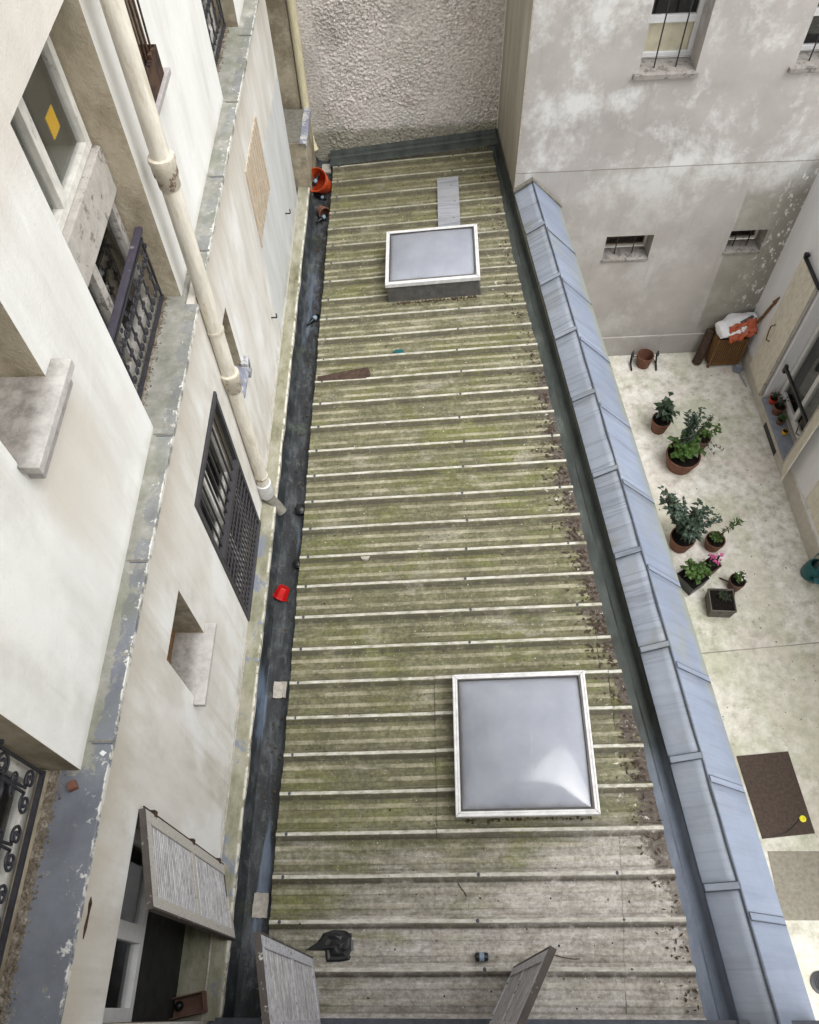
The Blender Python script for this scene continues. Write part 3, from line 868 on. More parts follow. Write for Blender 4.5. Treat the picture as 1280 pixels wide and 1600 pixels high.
def foliage(parent, loc, height, spread, n_stem, leaves, ln, wd, mat, lean=(0, 0), bare=0.3, curl=0.25, name='foliage'):
    st, lf = MB(), MB()
    for i in range(n_stem):
        an = random.uniform(0, 2 * math.pi)
        rr = spread * math.sqrt(random.random())
        tip = Vector((lean[0] + rr * math.cos(an), lean[1] + rr * math.sin(an), height * random.uniform(0.65, 1.0)))
        ctl = Vector((tip.x * 0.25, tip.y * 0.25, tip.z * 0.6))
        pts = []
        for k in range(7):
            t = k / 6
            pts.append(Vector(loc) + ctl * (2 * t * (1 - t)) + tip * t * t)
        st.tube(pts, [0.006 * (1 - 0.7 * k / 6) * (1 + height) for k in range(7)], 5)
        for j in range(leaves):
            t = bare + (1 - bare) * (j + random.random()) / leaves
            p = Vector(loc) + ctl * (2 * t * (1 - t)) + tip * t * t
            a2 = random.uniform(0, 2 * math.pi)
            leaf_mesh(lf, p, (math.cos(a2), math.sin(a2), random.uniform(-0.1, 0.7)), ln * random.uniform(0.6, 1.1), wd * random.uniform(0.7, 1.1), curl)
    s_ = st.build('stem', M['stem'], parent)
    f_ = lf.build(name, M[mat], parent)
    return f_

def pot(name, label, loc, r, h, mat='terra', square=False, taper=0.75, cat='plant pot', rz=0.0, soil=True, group='potted plants in the courtyard'):
    t = thing(name, label, cat, loc, rz, group)
    if name == 'plant_pot':
        t.scale = (0.88, 0.88, 0.92)
    m = MB()
    n = 4 if square else 28
    q = 1.25 if square else 1.0
    prof = [(0.001, 0.0), (r * taper * q, 0.0), (r * 0.96 * q, h * 0.80), (r * q, h * 0.82), (r * q, h), (r * 0.93 * q, h), (r * 0.90 * q, h * 0.86), (r * taper * 0.9 * q, 0.03), (0.001, 0.025)]
    rt = Matrix.Rotation(R(45), 3, 'Z') if square else None
    m.lathe(prof, n, rot=rt)
    m.build('pot', M[mat], t, smooth=not square)
    if not soil:
        return t
    s = MB()
    s.lathe([(r * 0.915 * q, h * 0.865), (r * 0.5 * q, h * 0.89), (0.001, h * 0.9)], n, rot=rt)
    s.build('soil', M['soil'], t, smooth=True)
    return t

def bottle(name, label, loc, yaw, tilt=86, s=1.0):
    t = thing(name, label, 'bottle', loc, 0, 'bottles thrown in the gutter')
    rot = Matrix.Rotation(yaw, 3, 'Z') @ Matrix.Rotation(R(tilt), 3, 'Y')
    m = MB()
    prof = [(0.001, 0), (0.031, 0.0), (0.034, 0.006), (0.034, 0.135), (0.026, 0.165), (0.014, 0.195), (0.013, 0.235), (0.015, 0.237), (0.015, 0.248), (0.001, 0.249)]
    m.lathe([(r * s, z * s) for r, z in prof], 18, (0, 0, 0), rot)
    m.build('glass_body', M['bottle'], t, smooth=True)
    l = MB()
    l.lathe([(0.0346 * s, 0.05 * s), (0.0346 * s, 0.105 * s)], 18, (0, 0, 0), rot)
    l.build('paper_label', M['paper'], t, smooth=True)
    return t

# ================================================================ SETTING
g = MB()
g.quad((-30, -30, -2.9), (40, -30, -2.9), (40, 40, -2.9), (-30, 40, -2.9))
tag(g.build('courtyard_ground', M['yard']), 'pale mottled concrete floor of the courtyard', None, None, 'structure')

# ---------------------------------------------------------------- house on the left
XL, XU, XE = -1.715, -1.80, -1.66        # lower wall, upper wall, ledge nose
ZL, ZB = 3.05, 0.12                       # ledge and base coping height
left = thing('plastered_house', 'cream plastered house with two zinc ledges, iron balconies and deep windows beside the corrugated roof', 'house')
mpx = lambda X: (lambda u, v, w_: (X - w_, u, v))
a, rvl = MB(), MB()
a.wall((-0.1, 9.45), (-0.3, ZL - 0.055), [(3.2, 4.3, 0.13, 2.24, 0.16), (1.98, 2.49, 1.53, 2.265, 0.28), (-0.05, 1.03, 0.1, 2.31, 0.24), (4.86, 5.18, 1.55, 2.30, 0.22)], mpx(XL), thick=0.4, rv=rvl)
a.build('lower_wall', M['lower'], left)
rvl.split('window_reveal', M['reveal'], left)
a, rvu = MB(), MB()
a.wall((-0.3, 16), (ZL - 0.004, 11.0), [(-0.3, 1.07, ZL - 0.004, 5.4, 0.24), (2.06, 2.57, 4.39, 5.5, 0.26), (3.30, 4.52, ZL - 0.004, 5.21, 0.235), (4.93, 5.40, 4.22, 5.5, 0.25), (7.03, 8.23, ZL - 0.004, 5.2, 0.235)], mpx(XU), thick=0.4, rv=rvu)
a.build('upper_wall', M['upper'], left)
rvu.split('window_reveal', M['reveal'], left)
# ledge between the storeys, with a notch for the downpipe and joints
a = MB()
def ledge_run(y0, y1):
    a.box((XU - 0.02, XE), (y0, y1), (ZL - 0.045, ZL))
    a.box((XU - 0.02, XE - 0.012), (y0, y1), (ZL - 0.06, ZL - 0.045))
ledge_run(-0.3, 4.44)
ledge_run(4.76, 16)
a.box((XU - 0.02, XU + 0.03), (4.44, 4.76), (ZL - 0.05, ZL - 0.004))
led = a.build('ledge', M['ledge'], left, bevel=0.006)
for y in (1.22, 2.30, 3.24, 5.02, 5.92, 6.98, 8.08):
    B('ledge_joint', 'mortar', led, ((XU + 0.01, XE + 0.003), (y - 0.006, y + 0.006), (ZL - 0.002, ZL + 0.004)), bevel=0.002)
    B('joint_shadow_gap', 'zinc_dark', led, ((XU + 0.03, XE + 0.001), (y - 0.017, y - 0.011), (ZL - 0.002, ZL + 0.002)))
# floors of the recessed bays
for y0, y1 in ((-0.3, 1.07), (3.30, 4.52), (7.03, 8.23)):
    B('bay_floor', 'ledge', left, ((XU - 0.235, XU + 0.02), (y0 + 0.002, y1 - 0.002), (ZL - 0.05, ZL + 0.002)))
    gm = MB()
    for i in range(900):
        gx = min(XU - 0.075, max(XU - 0.17, random.gauss(XU - 0.125, 0.022)))
        gy = random.uniform(y0 + 0.02, y1 - 0.02)
        s_ = random.uniform(0.002, 0.006)
        ro = Matrix.Rotation(random.uniform(0, 3), 3, Vector((random.random(), random.random(), 1)).normalized())
        gm.box((gx - s_, gx + s_), (gy - s_, gy + s_), (ZL - 0.001, ZL + s_ * 1.2), ro)
    gm.box((XU - 0.165, XU - 0.105), (y0 + 0.003, y1 - 0.003), (ZL, ZL + 0.004))
    o = gm.build('grit', M['grit'], left)
    o['kind'] = 'stuff'
# cement coping at the foot of the lower wall
a = MB()
N = 60
ys = [-0.1 + (9.72 + 0.1) * i / N for i in range(N + 1)]
for y0, y1 in zip(ys, ys[1:]):
    w0, w1 = (-1.572 + 0.007 * mnoise.noise((0, y * 3.1, 0)) for y in (y0, y1))
    a.hexa([(XL - 0.01, y0, -0.3), (w0, y0, -0.3), (w0, y0, ZB), (XL - 0.01, y0, ZB + 0.025)], [(XL - 0.01, y1, -0.3), (w1, y1, -0.3), (w1, y1, ZB), (XL - 0.01, y1, ZB + 0.025)])
a.build('base_coping', M['coping'], left, weld=True)
# chalk line where the wall meets the coping
a = MB()
a.tube([(XL + 0.006 + 0.003 * mnoise.noise((y, 0, 3)), y, ZB + 0.03) for y in ys if y < 3.15], 0.009, 6)
a.tube([(XL + 0.004 + 0.003 * mnoise.noise((y, 0, 3)), y, ZB + 0.03) for y in ys if 4.9 < y < 9.4], 0.008, 6)
a.build('lime_fillet', M['stone'], left, smooth=True)
# --- barred window
gw = pane_window(left, XL - 0.10, 3.2, 4.3, 0.13, 2.24, 'frame_old', bars=(3.75,), rails=(1.15,), w=0.07, d=0.05)
a = MB()
xg = XL + 0.004
for y in (3.225, 4.275):
    a.box((xg - 0.03, xg + 0.01), (y - 0.022, y + 0.022), (0.16, 2.22))
a.box((xg - 0.03, xg + 0.014), (3.2, 4.3), (2.17, 2.23))
a.box((xg - 0.03, xg + 0.014), (3.2, 4.3), (0.15, 0.21))
a.box((xg - 0.03, xg + 0.014), (3.247, 4.253), (1.24, 1.34))
for i in range(1, 9):
    y = 3.247 + (4.253 - 3.247) * i / 9
    a.box((xg - 0.022, xg - 0.006), (y - 0.008, y + 0.008), (1.34, 2.17))
grl = a.build('window_grille', M['grille'], left, bevel=0.003)
a = MB()
for i in range(1, 19):
    y = 3.247 + (4.253 - 3.247) * i / 19
    a.box((xg - 0.018, xg - 0.006), (y - 0.007, y + 0.007), (0.21, 1.24))
for i in range(1, 9):
    z = 0.21 + 1.03 * i / 9
    a.box((xg - 0.006, xg + 0.004), (3.247, 4.253), (z - 0.007, z + 0.007))
a.build('grille_lattice', M['grille'], grl)
# --- small deep window with a stone sill
pane_window(left, XL - 0.22, 1.98, 2.49, 1.53, 2.265, 'wood', w=0.05, name='small_window')
sill('window_sill', 'sill_half_shaded', left, XL - 0.22, XL + 0.001, XL + 0.085, 1.985, 2.485, 1.92, 2.57, 1.485, 1.536)
# --- narrow window behind the downpipe
B('window_sill', 'blue_grey', left, ((XL - 0.2, XL + 0.06), (4.82, 5.23), (1.50, 1.552)), ((XL - 0.01, XL + 0.06), (5.16, 5.26), (1.40, 1.60)), bevel=0.012)
pane_window(left, XL - 0.18, 4.86, 5.18, 1.552, 2.30, 'frame_old', w=0.045, name='narrow_window')
# --- window behind the hanging shutter
pane_window(left, XL - 0.195, -0.05, 1.03, 1.20, 2.31, 'frame_white', bars=(0.44,), w=0.075, d=0.06, name='casement_window')
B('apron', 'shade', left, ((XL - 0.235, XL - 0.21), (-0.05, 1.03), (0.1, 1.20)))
B('window_sill', 'coping', left, ((XL - 0.235, XL + 0.10), (-0.05, 1.02), (0.085, 0.15)), bevel=0.006)
B('red_cushion', 'red', left, ((XL - 0.5, XL - 0.42), (-0.02, 0.14), (1.30, 1.5)), bevel=0.03)
louvre_leaf('shutter', left, (XL + 0.02, 1.03), (-1.555, 0.492), 0.05, 2.31, 'shutter_beige', 'shutter_edge', side=1, label='peeling louvred shutter swung half open over the dark window')
a = MB()
a.tube([(XL + 0.03, 1.04, 0.02), (XL + 0.03, 1.04, 2.32)], 0.006, 6)
for z in (0.3, 1.15, 2.1):
    a.box((XL + 0.002, XL + 0.04), (1.0, 1.06), (z - 0.03, z + 0.03))
a.build('shutter_hinge', M['rust'], left)
# --- rust-stained old grille plate and hooks on the far stretch
a = MB()
a.box((XL - 0.002, XL + 0.006), (6.90, 7.84), (1.52, 2.40))
for i in range(9):
    y = 6.93 + i * 0.105
    a.box((XL + 0.006, XL + 0.013), (y, y + 0.045), (1.53 + 0.02 * random.random(), 2.39))
a.box((XL - 0.002, XL + 0.018), (6.875, 6.90), (1.50, 2.41))
a.build('rusted_slat_panel', M['rust_light'], left, bevel=0.003)
for y, z in ((8.44, 0.70), (6.63, 0.73)):
    a = MB()
    a.tube([(XL, y, z), (XL + 0.06, y, z), (XL + 0.065, y, z + 0.01), (XL + 0.065, y, z + 0.06)], 0.008, 6)
    a.build('wall_hook', M['black'], left)
a = MB()
a.tube([(XL + 0.001, 0.31, 2.80), (XL + 0.004, 0.36, 2.808), (XL + 0.002, 0.42, 2.797), (XL + 0.004, 0.47, 2.806), (XL, 0.50, 2.80)], [0.003, 0.009, 0.006, 0.011, 0.003], 6)
a.build('broken_fixing', M['wood_dark'], left)
# --- bay A: tall window with transom, iron guard
XW = XU - 0.215
wa = pane_window(left, XW, 3.32, 4.50, 4.30, 5.25, 'frame_old', bars=(3.87,), w=0.06, room='room', inner=0.55, name='upper_sash')
B('transom', 'transom', left, ((XW - 0.06, XW + 0.045), (3.31, 4.51), (3.97, 4.295)), bevel=0.008)
wb = pane_window(left, XW, 3.32, 4.50, ZL + 0.01, 3.965, 'transom', bars=(3.86,), w=0.06, room='dark', inner=0.7, name='lower_sash')
B('paper_note', 'yellow', wa, ((XW - 0.052, XW - 0.047), (4.16, 4.29), (4.56, 4.69)))
railing(left, -1.925, 3.33, 4.49, ZL + 0.03, 3.68, units=8)
# --- bay C (nearest)
pane_window(left, XW, -0.28, 1.06, ZL + 0.01, 5.3, 'frame_old', bars=(0.5,), rails=(3.9,), w=0.07, name='balcony_window')
railing(left, -1.965, -0.25, 1.05, ZL + 0.05, 3.75, r=0.0085, units=5)
B('rail_kerb', 'reveal', left, ((-2.0, -1.955), (-0.28, 1.06), (ZL, ZL + 0.045)), bevel=0.006)
# --- bay D (far)
pane_window(left, XW, 7.05, 8.21, ZL + 0.01, 5.15, 'frame_old', bars=(7.6,), w=0.07, name='balcony_window')
railing(left, -1.925, 7.05, 8.21, ZL + 0.03, 3.72, units=6)
# --- window B with its deep stone sill
pane_window(left, XU - 0.22, 2.06, 2.57, 4.42, 5.5, 'frame_old', w=0.05, name='small_window')
sill('window_sill', 'sill_half_shaded', left, XU - 0.22, XU + 0.001, XU + 0.10, 2.065, 2.565, 2.04, 2.68, 4.345, 4.397)
B('sill_apron', 'sill_stone', left, ((XU - 0.002, XU + 0.07), (2.07, 2.64), (4.26, 4.344)), bevel=0.006)
# --- window E: rusty guard and tray
pane_window(left, XU - 0.2, 4.93, 5.40, 4.25, 5.5, 'frame_old', w=0.05, name='small_window')
B('window_sill', 'sill_stone', left, ((XU - 0.24, XU + 0.085), (4.86, 5.47), (4.18, 4.222)), bevel=0.006)
a = MB()
for i in range(6):
    y = 4.98 + i * 0.075
    a.tube([(XU + 0.03, y, 4.42), (XU + 0.03 + random.uniform(-0.01, 0.01), y, 5.3)], 0.008, 6)
a.box((XU - 0.06, XU + 0.06), (4.96, 5.39), (4.225, 4.24))
a.box((XU + 0.05, XU + 0.06), (4.96, 5.39), (4.24, 4.42))
a.box((XU - 0.06, XU + 0.05), (5.38, 5.39), (4.24, 4.42))
for i in range(9):
    y = 5.0 + 0.04 * i
    a.box((XU + 0.045, XU + 0.068), (y, y + 0.03), (4.42, 4.42 + random.uniform(0.0, 0.035)))
a.build('rusty_window_guard', M['rust'], left)
# --- niche and zinc-capped block at the far end
a = MB()
a.quad((-2.15, 9.45, -0.3), (-2.15, 10.7, -0.3), (-2.15, 10.7, 3.0), (-2.15, 9.45, 3.0))
a.quad((-2.15, 9.45, 3.0), (-2.15, 10.7, 3.0), (XL, 10.7, 3.0), (XL, 9.45, 3.0))
a.build('niche', M['lower'], left)
B('back_plaster', 'reveal', left, ((-2.14, -1.67), (10.56, 10.585), (0.6, 3.0)))
B('chase_block', 'reveal', left, ((-2.14, -1.545), (9.74, 10.50), (-0.3, 0.78)), bevel=0.01)
B('block_cap', 'blue_grey', left, ((-1.62, -1.525), (9.71, 10.50), (0.783, 0.80)), ((-1.545, -1.525), (9.71, 10.50), (0.74, 0.783)), bevel=0.004)
B('block_top', 'mortar', left, ((-2.1, -1.621), (9.745, 10.495), (0.7805, 0.787)))

# ---------------------------------------------------------------- downpipes
dp = thing('downpipe', 'long cream downpipe with dirty collars running down past the zinc ledge into the gutter', 'drainpipe', (-1.655, 4.60, 0))
PX, PY, PR = -1.650, 4.595, 0.063
a = MB()
pts = [(0, 0, 7.6), (0, 0, 5.0), (0, 0, 3.6), (0, 0, 2.0), (0, 0, 0.42)]
a.tube(pts, PR, 20)
a.build('pipe', M['pipe'], dp, smooth=True)
for z in (4.05, 2.02):
    a = MB()
    a.lathe([(PR, z - 0.13), (PR + 0.008, z - 0.12), (PR + 0.010, z - 0.04), (PR + 0.018, z - 0.03), (PR + 0.020, z + 0.05), (PR + 0.026, z + 0.07), (PR + 0.022, z + 0.10), (PR, z + 0.105)], 20)
    a.build('collar', M['collar'], dp, smooth=True)
a = MB()
a.lathe([(PR + 0.002, 0.45), (PR + 0.016, 0.44), (PR + 0.016, 0.24), (PR, 0.20)], 20)
a.build('zinc_sleeve', M['alu'], dp, smooth=True)
a = MB()
a.tube([(0, 0, 0.30), (0.01, -0.01, 0.20), (0.04, -0.02, 0.13), (0.09, -0.05, 0.07), (0.13, -0.08, 0.0)], PR * 0.92, 16)
a.build('shoe', M['mortar'], dp, smooth=True)
for z in (0.55, 2.6):
    a = MB()
    a.lathe([(PR + 0.001, z), (PR + 0.007, z), (PR + 0.007, z + 0.03), (PR + 0.001, z + 0.03)], 20)
    a.box((-0.14, -PR), (-0.012, 0.012), (z, z + 0.03))
    a.build('bracket', M['collar'], dp)
dp2 = thing('downpipe', 'thin yellowish downpipe in the corner of the roughcast wall', 'drainpipe', (-1.60, 10.55, 0))
a = MB()
a.tube([(0, 0, 7), (0, 0, 1.0), (0, 0, 0.35), (0.02, -0.02, 0.25), (0.06, -0.06, 0.16)], 0.055, 14)
a.build('pipe', M['pipe_y'], dp2, smooth=True)
a = MB()
a.lathe([(0.055, 0.34), (0.064, 0.33), (0.064, 0.26), (0.055, 0.25)], 14)
a.build('collar', M['pipe_y'], dp2, smooth=True)

# ---------------------------------------------------------------- gutter
gt = thing('box_gutter', 'dark bitumen-lined box gutter between the corrugated roof and the plastered house', 'gutter')
a = MB()
ny, xs = 120, [-1.575, -1.555, -1.52, -1.46, -1.38, -1.30, -1.22, -1.15]
zs = [0.08, -0.03, -0.085, -0.10, -0.105, -0.10, -0.09, -0.085]
grid = [[(x, -0.1 + 10.75 * j / ny, z + 0.012 * mnoise.noise((x * 3, j * 0.25, 1)) + (0.004 if (int(j / 17) % 2) else 0)) for x, z in zip(xs, zs)] for j in range(ny + 1)]
n = len(xs)
a.add([p for r_ in grid for p in r_], [(j * n + i, j * n + i + 1, (j + 1) * n + i + 1, (j + 1) * n + i) for j in range(ny) for i in range(n - 1)])
a.build('lining', M['gutter'], gt, smooth=True)
for y, h in ((0.76, 0.20), (2.60, 0.17), (10.42, 0.2)):
    a = MB()
    x0, x1 = (-1.455, -1.325) if y < 9 else (-1.47, -1.33)
    pts = []
    for i in range(16):
        an = 2 * math.pi * i / 16
        ca, sa = math.cos(an), math.sin(an)
        q = max(abs(ca), abs(sa))
        jit = random.uniform(0.88, 1.0)
        pts.append(((x0 + x1) / 2 + (x1 - x0) / 2 * ca / q * jit, y + h / 2 * sa / q * jit, -0.098))
    a.prism(pts, (0, 0, 0.022))
    a.build('mortar_patch', M['stone'], gt)

# ---------------------------------------------------------------- corrugated roof
SL = 0.092
rz = lambda x: SL * (x + 1.27)
PIT, Y0R = 0.3327, 0.624
def xe(y):
    pts = [(-0.3, 2.03), (0, 1.989), (0.7, 1.950), (2, 1.822), (3.23, 1.650), (6.2, 1.352), (8.2, 1.120), (10.6, 0.955)]
    for (a0, b0), (a1, b1) in zip(pts, pts[1:]):
        if y <= a1:
            return b0 + (b1 - b0) * (y - a0) / (a1 - a0)
    return pts[-1][1]
PROF = [(-0.062, 0.0, 0), (-0.046, 0.0, 0), (-0.036, 0.012, .5), (-0.015, 0.036, .8), (-0.009, 0.040, 1), (0.009, 0.040, 1), (0.015, 0.036, .8), (0.036, 0.012, .5), (0.046, 0.0, 0), (0.062, 0.0, 0), (0.088, 0.0, 0), (0.098, 0.006, .25), (0.104, 0.008, .3), (0.122, 0.008, .3), (0.128, 0.006, .25), (0.138, 0.0, 0),
        (0.166, 0.0, 0), (0.196, 0.0, 0), (0.206, 0.006, .25), (0.212, 0.008, .3), (0.230, 0.008, .3), (0.236, 0.006, .25), (0.246, 0.0, 0)]
def sheet(name, parent, ylo, yhi, x0, x1, lift=0.0, nx=26, mat='roof', jag=0.004):
    rows = []
    k0 = int((ylo - Y0R) / PIT) - 2
    for k in range(k0, k0 + int((yhi - ylo) / PIT) + 5):
        for dy, h, rb in PROF:
            y = Y0R + k * PIT + dy
            if ylo <= y <= yhi:
                rows.append((y, h, rb))
    def hy(y):
        return None
    m = MB()
    n = nx + 1
    vs, ra, ea, fa, ba = [], [], [], [], []
    for y, h, rb in rows:
        k = round((y - Y0R) / PIT)
        jx = jag * 3 * mnoise.noise((k * 1.7, 0.3, x0 if not callable(x0) else 5))
        a0 = x0(y) if callable(x0) else x0
        a1 = x1(y) if callable(x1) else x1
        for i in range(n):
            x = a0 + jx + (a1 - a0) * i / nx
            sag = 0.004 * mnoise.noise((x * 1.3, y * 0.9, 2.0))
            yy = y + 0.004 * mnoise.noise((x * 0.8, k * 2.0, 7))
            vs.append((x, yy, rz(x) + h + sag + lift))
            ra.append(rb)
            ea.append(max(0.0, xe(y) - x))
            kb = math.floor((y - Y0R) / PIT)
            ba.append(0.5 + 0.5 * mnoise.noise((kb * 3.7, 0.5, x0 if not callable(x0) else 3)) * 1.8)
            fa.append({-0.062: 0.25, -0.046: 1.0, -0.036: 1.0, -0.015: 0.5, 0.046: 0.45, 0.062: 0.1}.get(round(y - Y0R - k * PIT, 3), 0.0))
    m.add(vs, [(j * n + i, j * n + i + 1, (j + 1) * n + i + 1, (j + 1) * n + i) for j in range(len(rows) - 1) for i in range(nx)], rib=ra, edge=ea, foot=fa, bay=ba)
    o = m.build(name, M[mat], parent)
    md = o.modifiers.new('thickness', 'SOLIDIFY')
    md.thickness = 0.005
    md.offset = 1
    return o
roof = thing('corrugated_roof', 'long mossy corrugated roof tapering towards the roughcast wall', 'roof', kind='thing')
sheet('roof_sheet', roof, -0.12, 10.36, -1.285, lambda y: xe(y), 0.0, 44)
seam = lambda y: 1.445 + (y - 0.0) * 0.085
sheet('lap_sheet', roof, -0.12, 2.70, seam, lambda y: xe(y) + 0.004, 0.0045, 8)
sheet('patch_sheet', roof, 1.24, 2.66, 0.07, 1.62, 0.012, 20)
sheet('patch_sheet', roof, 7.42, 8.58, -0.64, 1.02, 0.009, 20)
# dirt-filled joints along the sheet edges
def joint(fx, ylo, yhi, lift):
    m = MB()
    k0 = int((ylo - Y0R) / PIT) - 2
    pts = [(Y0R + k * PIT + dy, h) for k in range(k0, k0 + int((yhi - ylo) / PIT) + 5) for dy, h, _ in PROF]
    pts = [(y, h) for y, h in pts if ylo <= y <= yhi]
    m.tube([(fx(y) + 0.004 * mnoise.noise((y * 6, 1, fx(0))), y, rz(fx(y)) + h + lift) for y, h in pts], [max(0.0004, 0.0026 * (0.8 + 1.3 * mnoise.noise((y * 3, fx(0) * 5, 3)))) for y, h in pts], 5)
    m.build('sheet_joint', M['shade'], roof)
joint(lambda y: seam(y) - 0.003, -0.1, 1.22, 0.004)
joint(lambda y: 1.56 - 0.0 * y, 2.68, 3.3, 0.003)
joint(lambda y: 1.623, 1.25, 2.65, 0.004)
joint(lambda y: 0.066, 1.25, 2.65, 0.004)
joint(lambda y: -0.644, 7.43, 8.57, 0.003)
joint(lambda y: 1.023, 7.43, 8.57, 0.003)
# fixings on the rib crowns
scr = None
for k in range(-2, 30):
    y = Y0R + k * PIT
    for x in ([-1.20, 0.38 + (k % 3) * 0.02, 1.50 - 0.01 * k] if k % 1 == 0 else []):
        if x > xe(y) - 0.08 or (k > 4 and x > 1 and k % 2) or (0 < x < 1 and (3 <= k <= 5 or 21 <= k <= 23)) or (1 < x and k in (3, 4, 5)):
            continue
        if scr is None:
            a = MB()
            a.lathe([(0.016, 0), (0.016, 0.003), (0.011, 0.006), (0.009, 0.006), (0.008, 0.013), (0.001, 0.014)], 10)
            scr = a.build('screw', M['zinc_dark'], roof, smooth=True)
            s_ = scr
        else:
            s_ = scr.copy()
            COL.objects.link(s_)
            s_.parent = roof
        s_.location = (x, y, rz(x) + 0.0405)
# eaves: dark shadow board and filler under the low edge
B('eaves_board', 'wood_dark', roof, ((-1.255, -1.225), (-0.1, 10.6), (-0.09, -0.012)))

# torn scraps, twigs and bits lying on the roof
def scrap(name, label, cat, x, y, mat, pts, h=0.012, rot=0.0, lift=0.012):
    t = MB()
    ca, sa = math.cos(rot), math.sin(rot)
    t.prism([(px * ca - py * sa, px * sa + py * ca, SL * (px * ca - py * sa)) for px, py in pts], (0, 0, h))
    o = t.build(name, M[mat], None, bevel=0.002)
    o.location = (x, y, rz(x) + lift)
    return tag(o, label, cat)

# ---------------------------------------------------------------- edge flashing on the parapet side
rx = lambda y: 2.440 - 0.1105 * y + 0.012 * math.sin(math.pi * y / 9.25)      # parapet ridge
par = thing('zinc_parapet', 'long parapet wall under a lapped blue-grey zinc coping between roof and courtyard', 'parapet')
fl = thing('edge_flashing', 'dark lead strip folded along the high edge of the corrugated roof and the far wall', 'flashing')
a = MB()
NY = 70
rows = []
for j in range(NY + 1):
    y = -0.12 + (10.72 + 0.12) * j / NY
    x0 = xe(y) - 0.03
    xi = (rx(y) - 0.215) if y < 9.2 else 1.222 - (y - 9.2) * 0.107
    if y > 9.2: xi = 1.213 - (y - 9.2) * 0.1
    z = rz(xe(y)) - 0.012
    xi2 = max(xi - 0.035, x0 + 0.08)
    fold = x0 + (xi2 - x0) * 0.62
    w1 = 0.006 * mnoise.noise((0, y * 2, 0))
    rows.append([(x0, y, z - 0.004), (x0 + 0.02, y, z), (fold - 0.012, y, z + 0.003 + w1), (fold, y, z + 0.014), (fold + 0.014, y, z + 0.004), (xi2 - 0.012, y, z - 0.002 + w1), (xi2, y, z + 0.02), (xi2 + 0.004, y, z + 0.13)])
n = len(rows[0])
a.add([p for r_ in rows for p in r_], [(j * n + i, j * n + i + 1, (j + 1) * n + i + 1, (j + 1) * n + i) for j in range(NY) for i in range(n - 1)])
a.build('side_strip', M['flash'], fl, smooth=True)
a = MB()
def by(x): return 10.61 + (x + 1.36) * 0.0524
nx = 30
rows = []
for i in range(nx + 1):
    x = -1.34 + (1.06 + 1.34) * i / nx
    yb = by(x) - 0.012
    z = rz(x)
    rows.append([(x, yb - 0.25, z + 0.008), (x, yb - 0.24, z + 0.016), (x, yb - 0.10, z + 0.020), (x, yb - 0.085, z + 0.034), (x, yb - 0.03, z + 0.038), (x, yb, z + 0.085)])
n = 6
a.add([p for r_ in rows for p in r_], [(j * n + i, j * n + i + 1, (j + 1) * n + i + 1, (j + 1) * n + i) for j in range(nx) for i in range(n - 1)])
a.build('end_strip', M['flash'], fl, smooth=True)

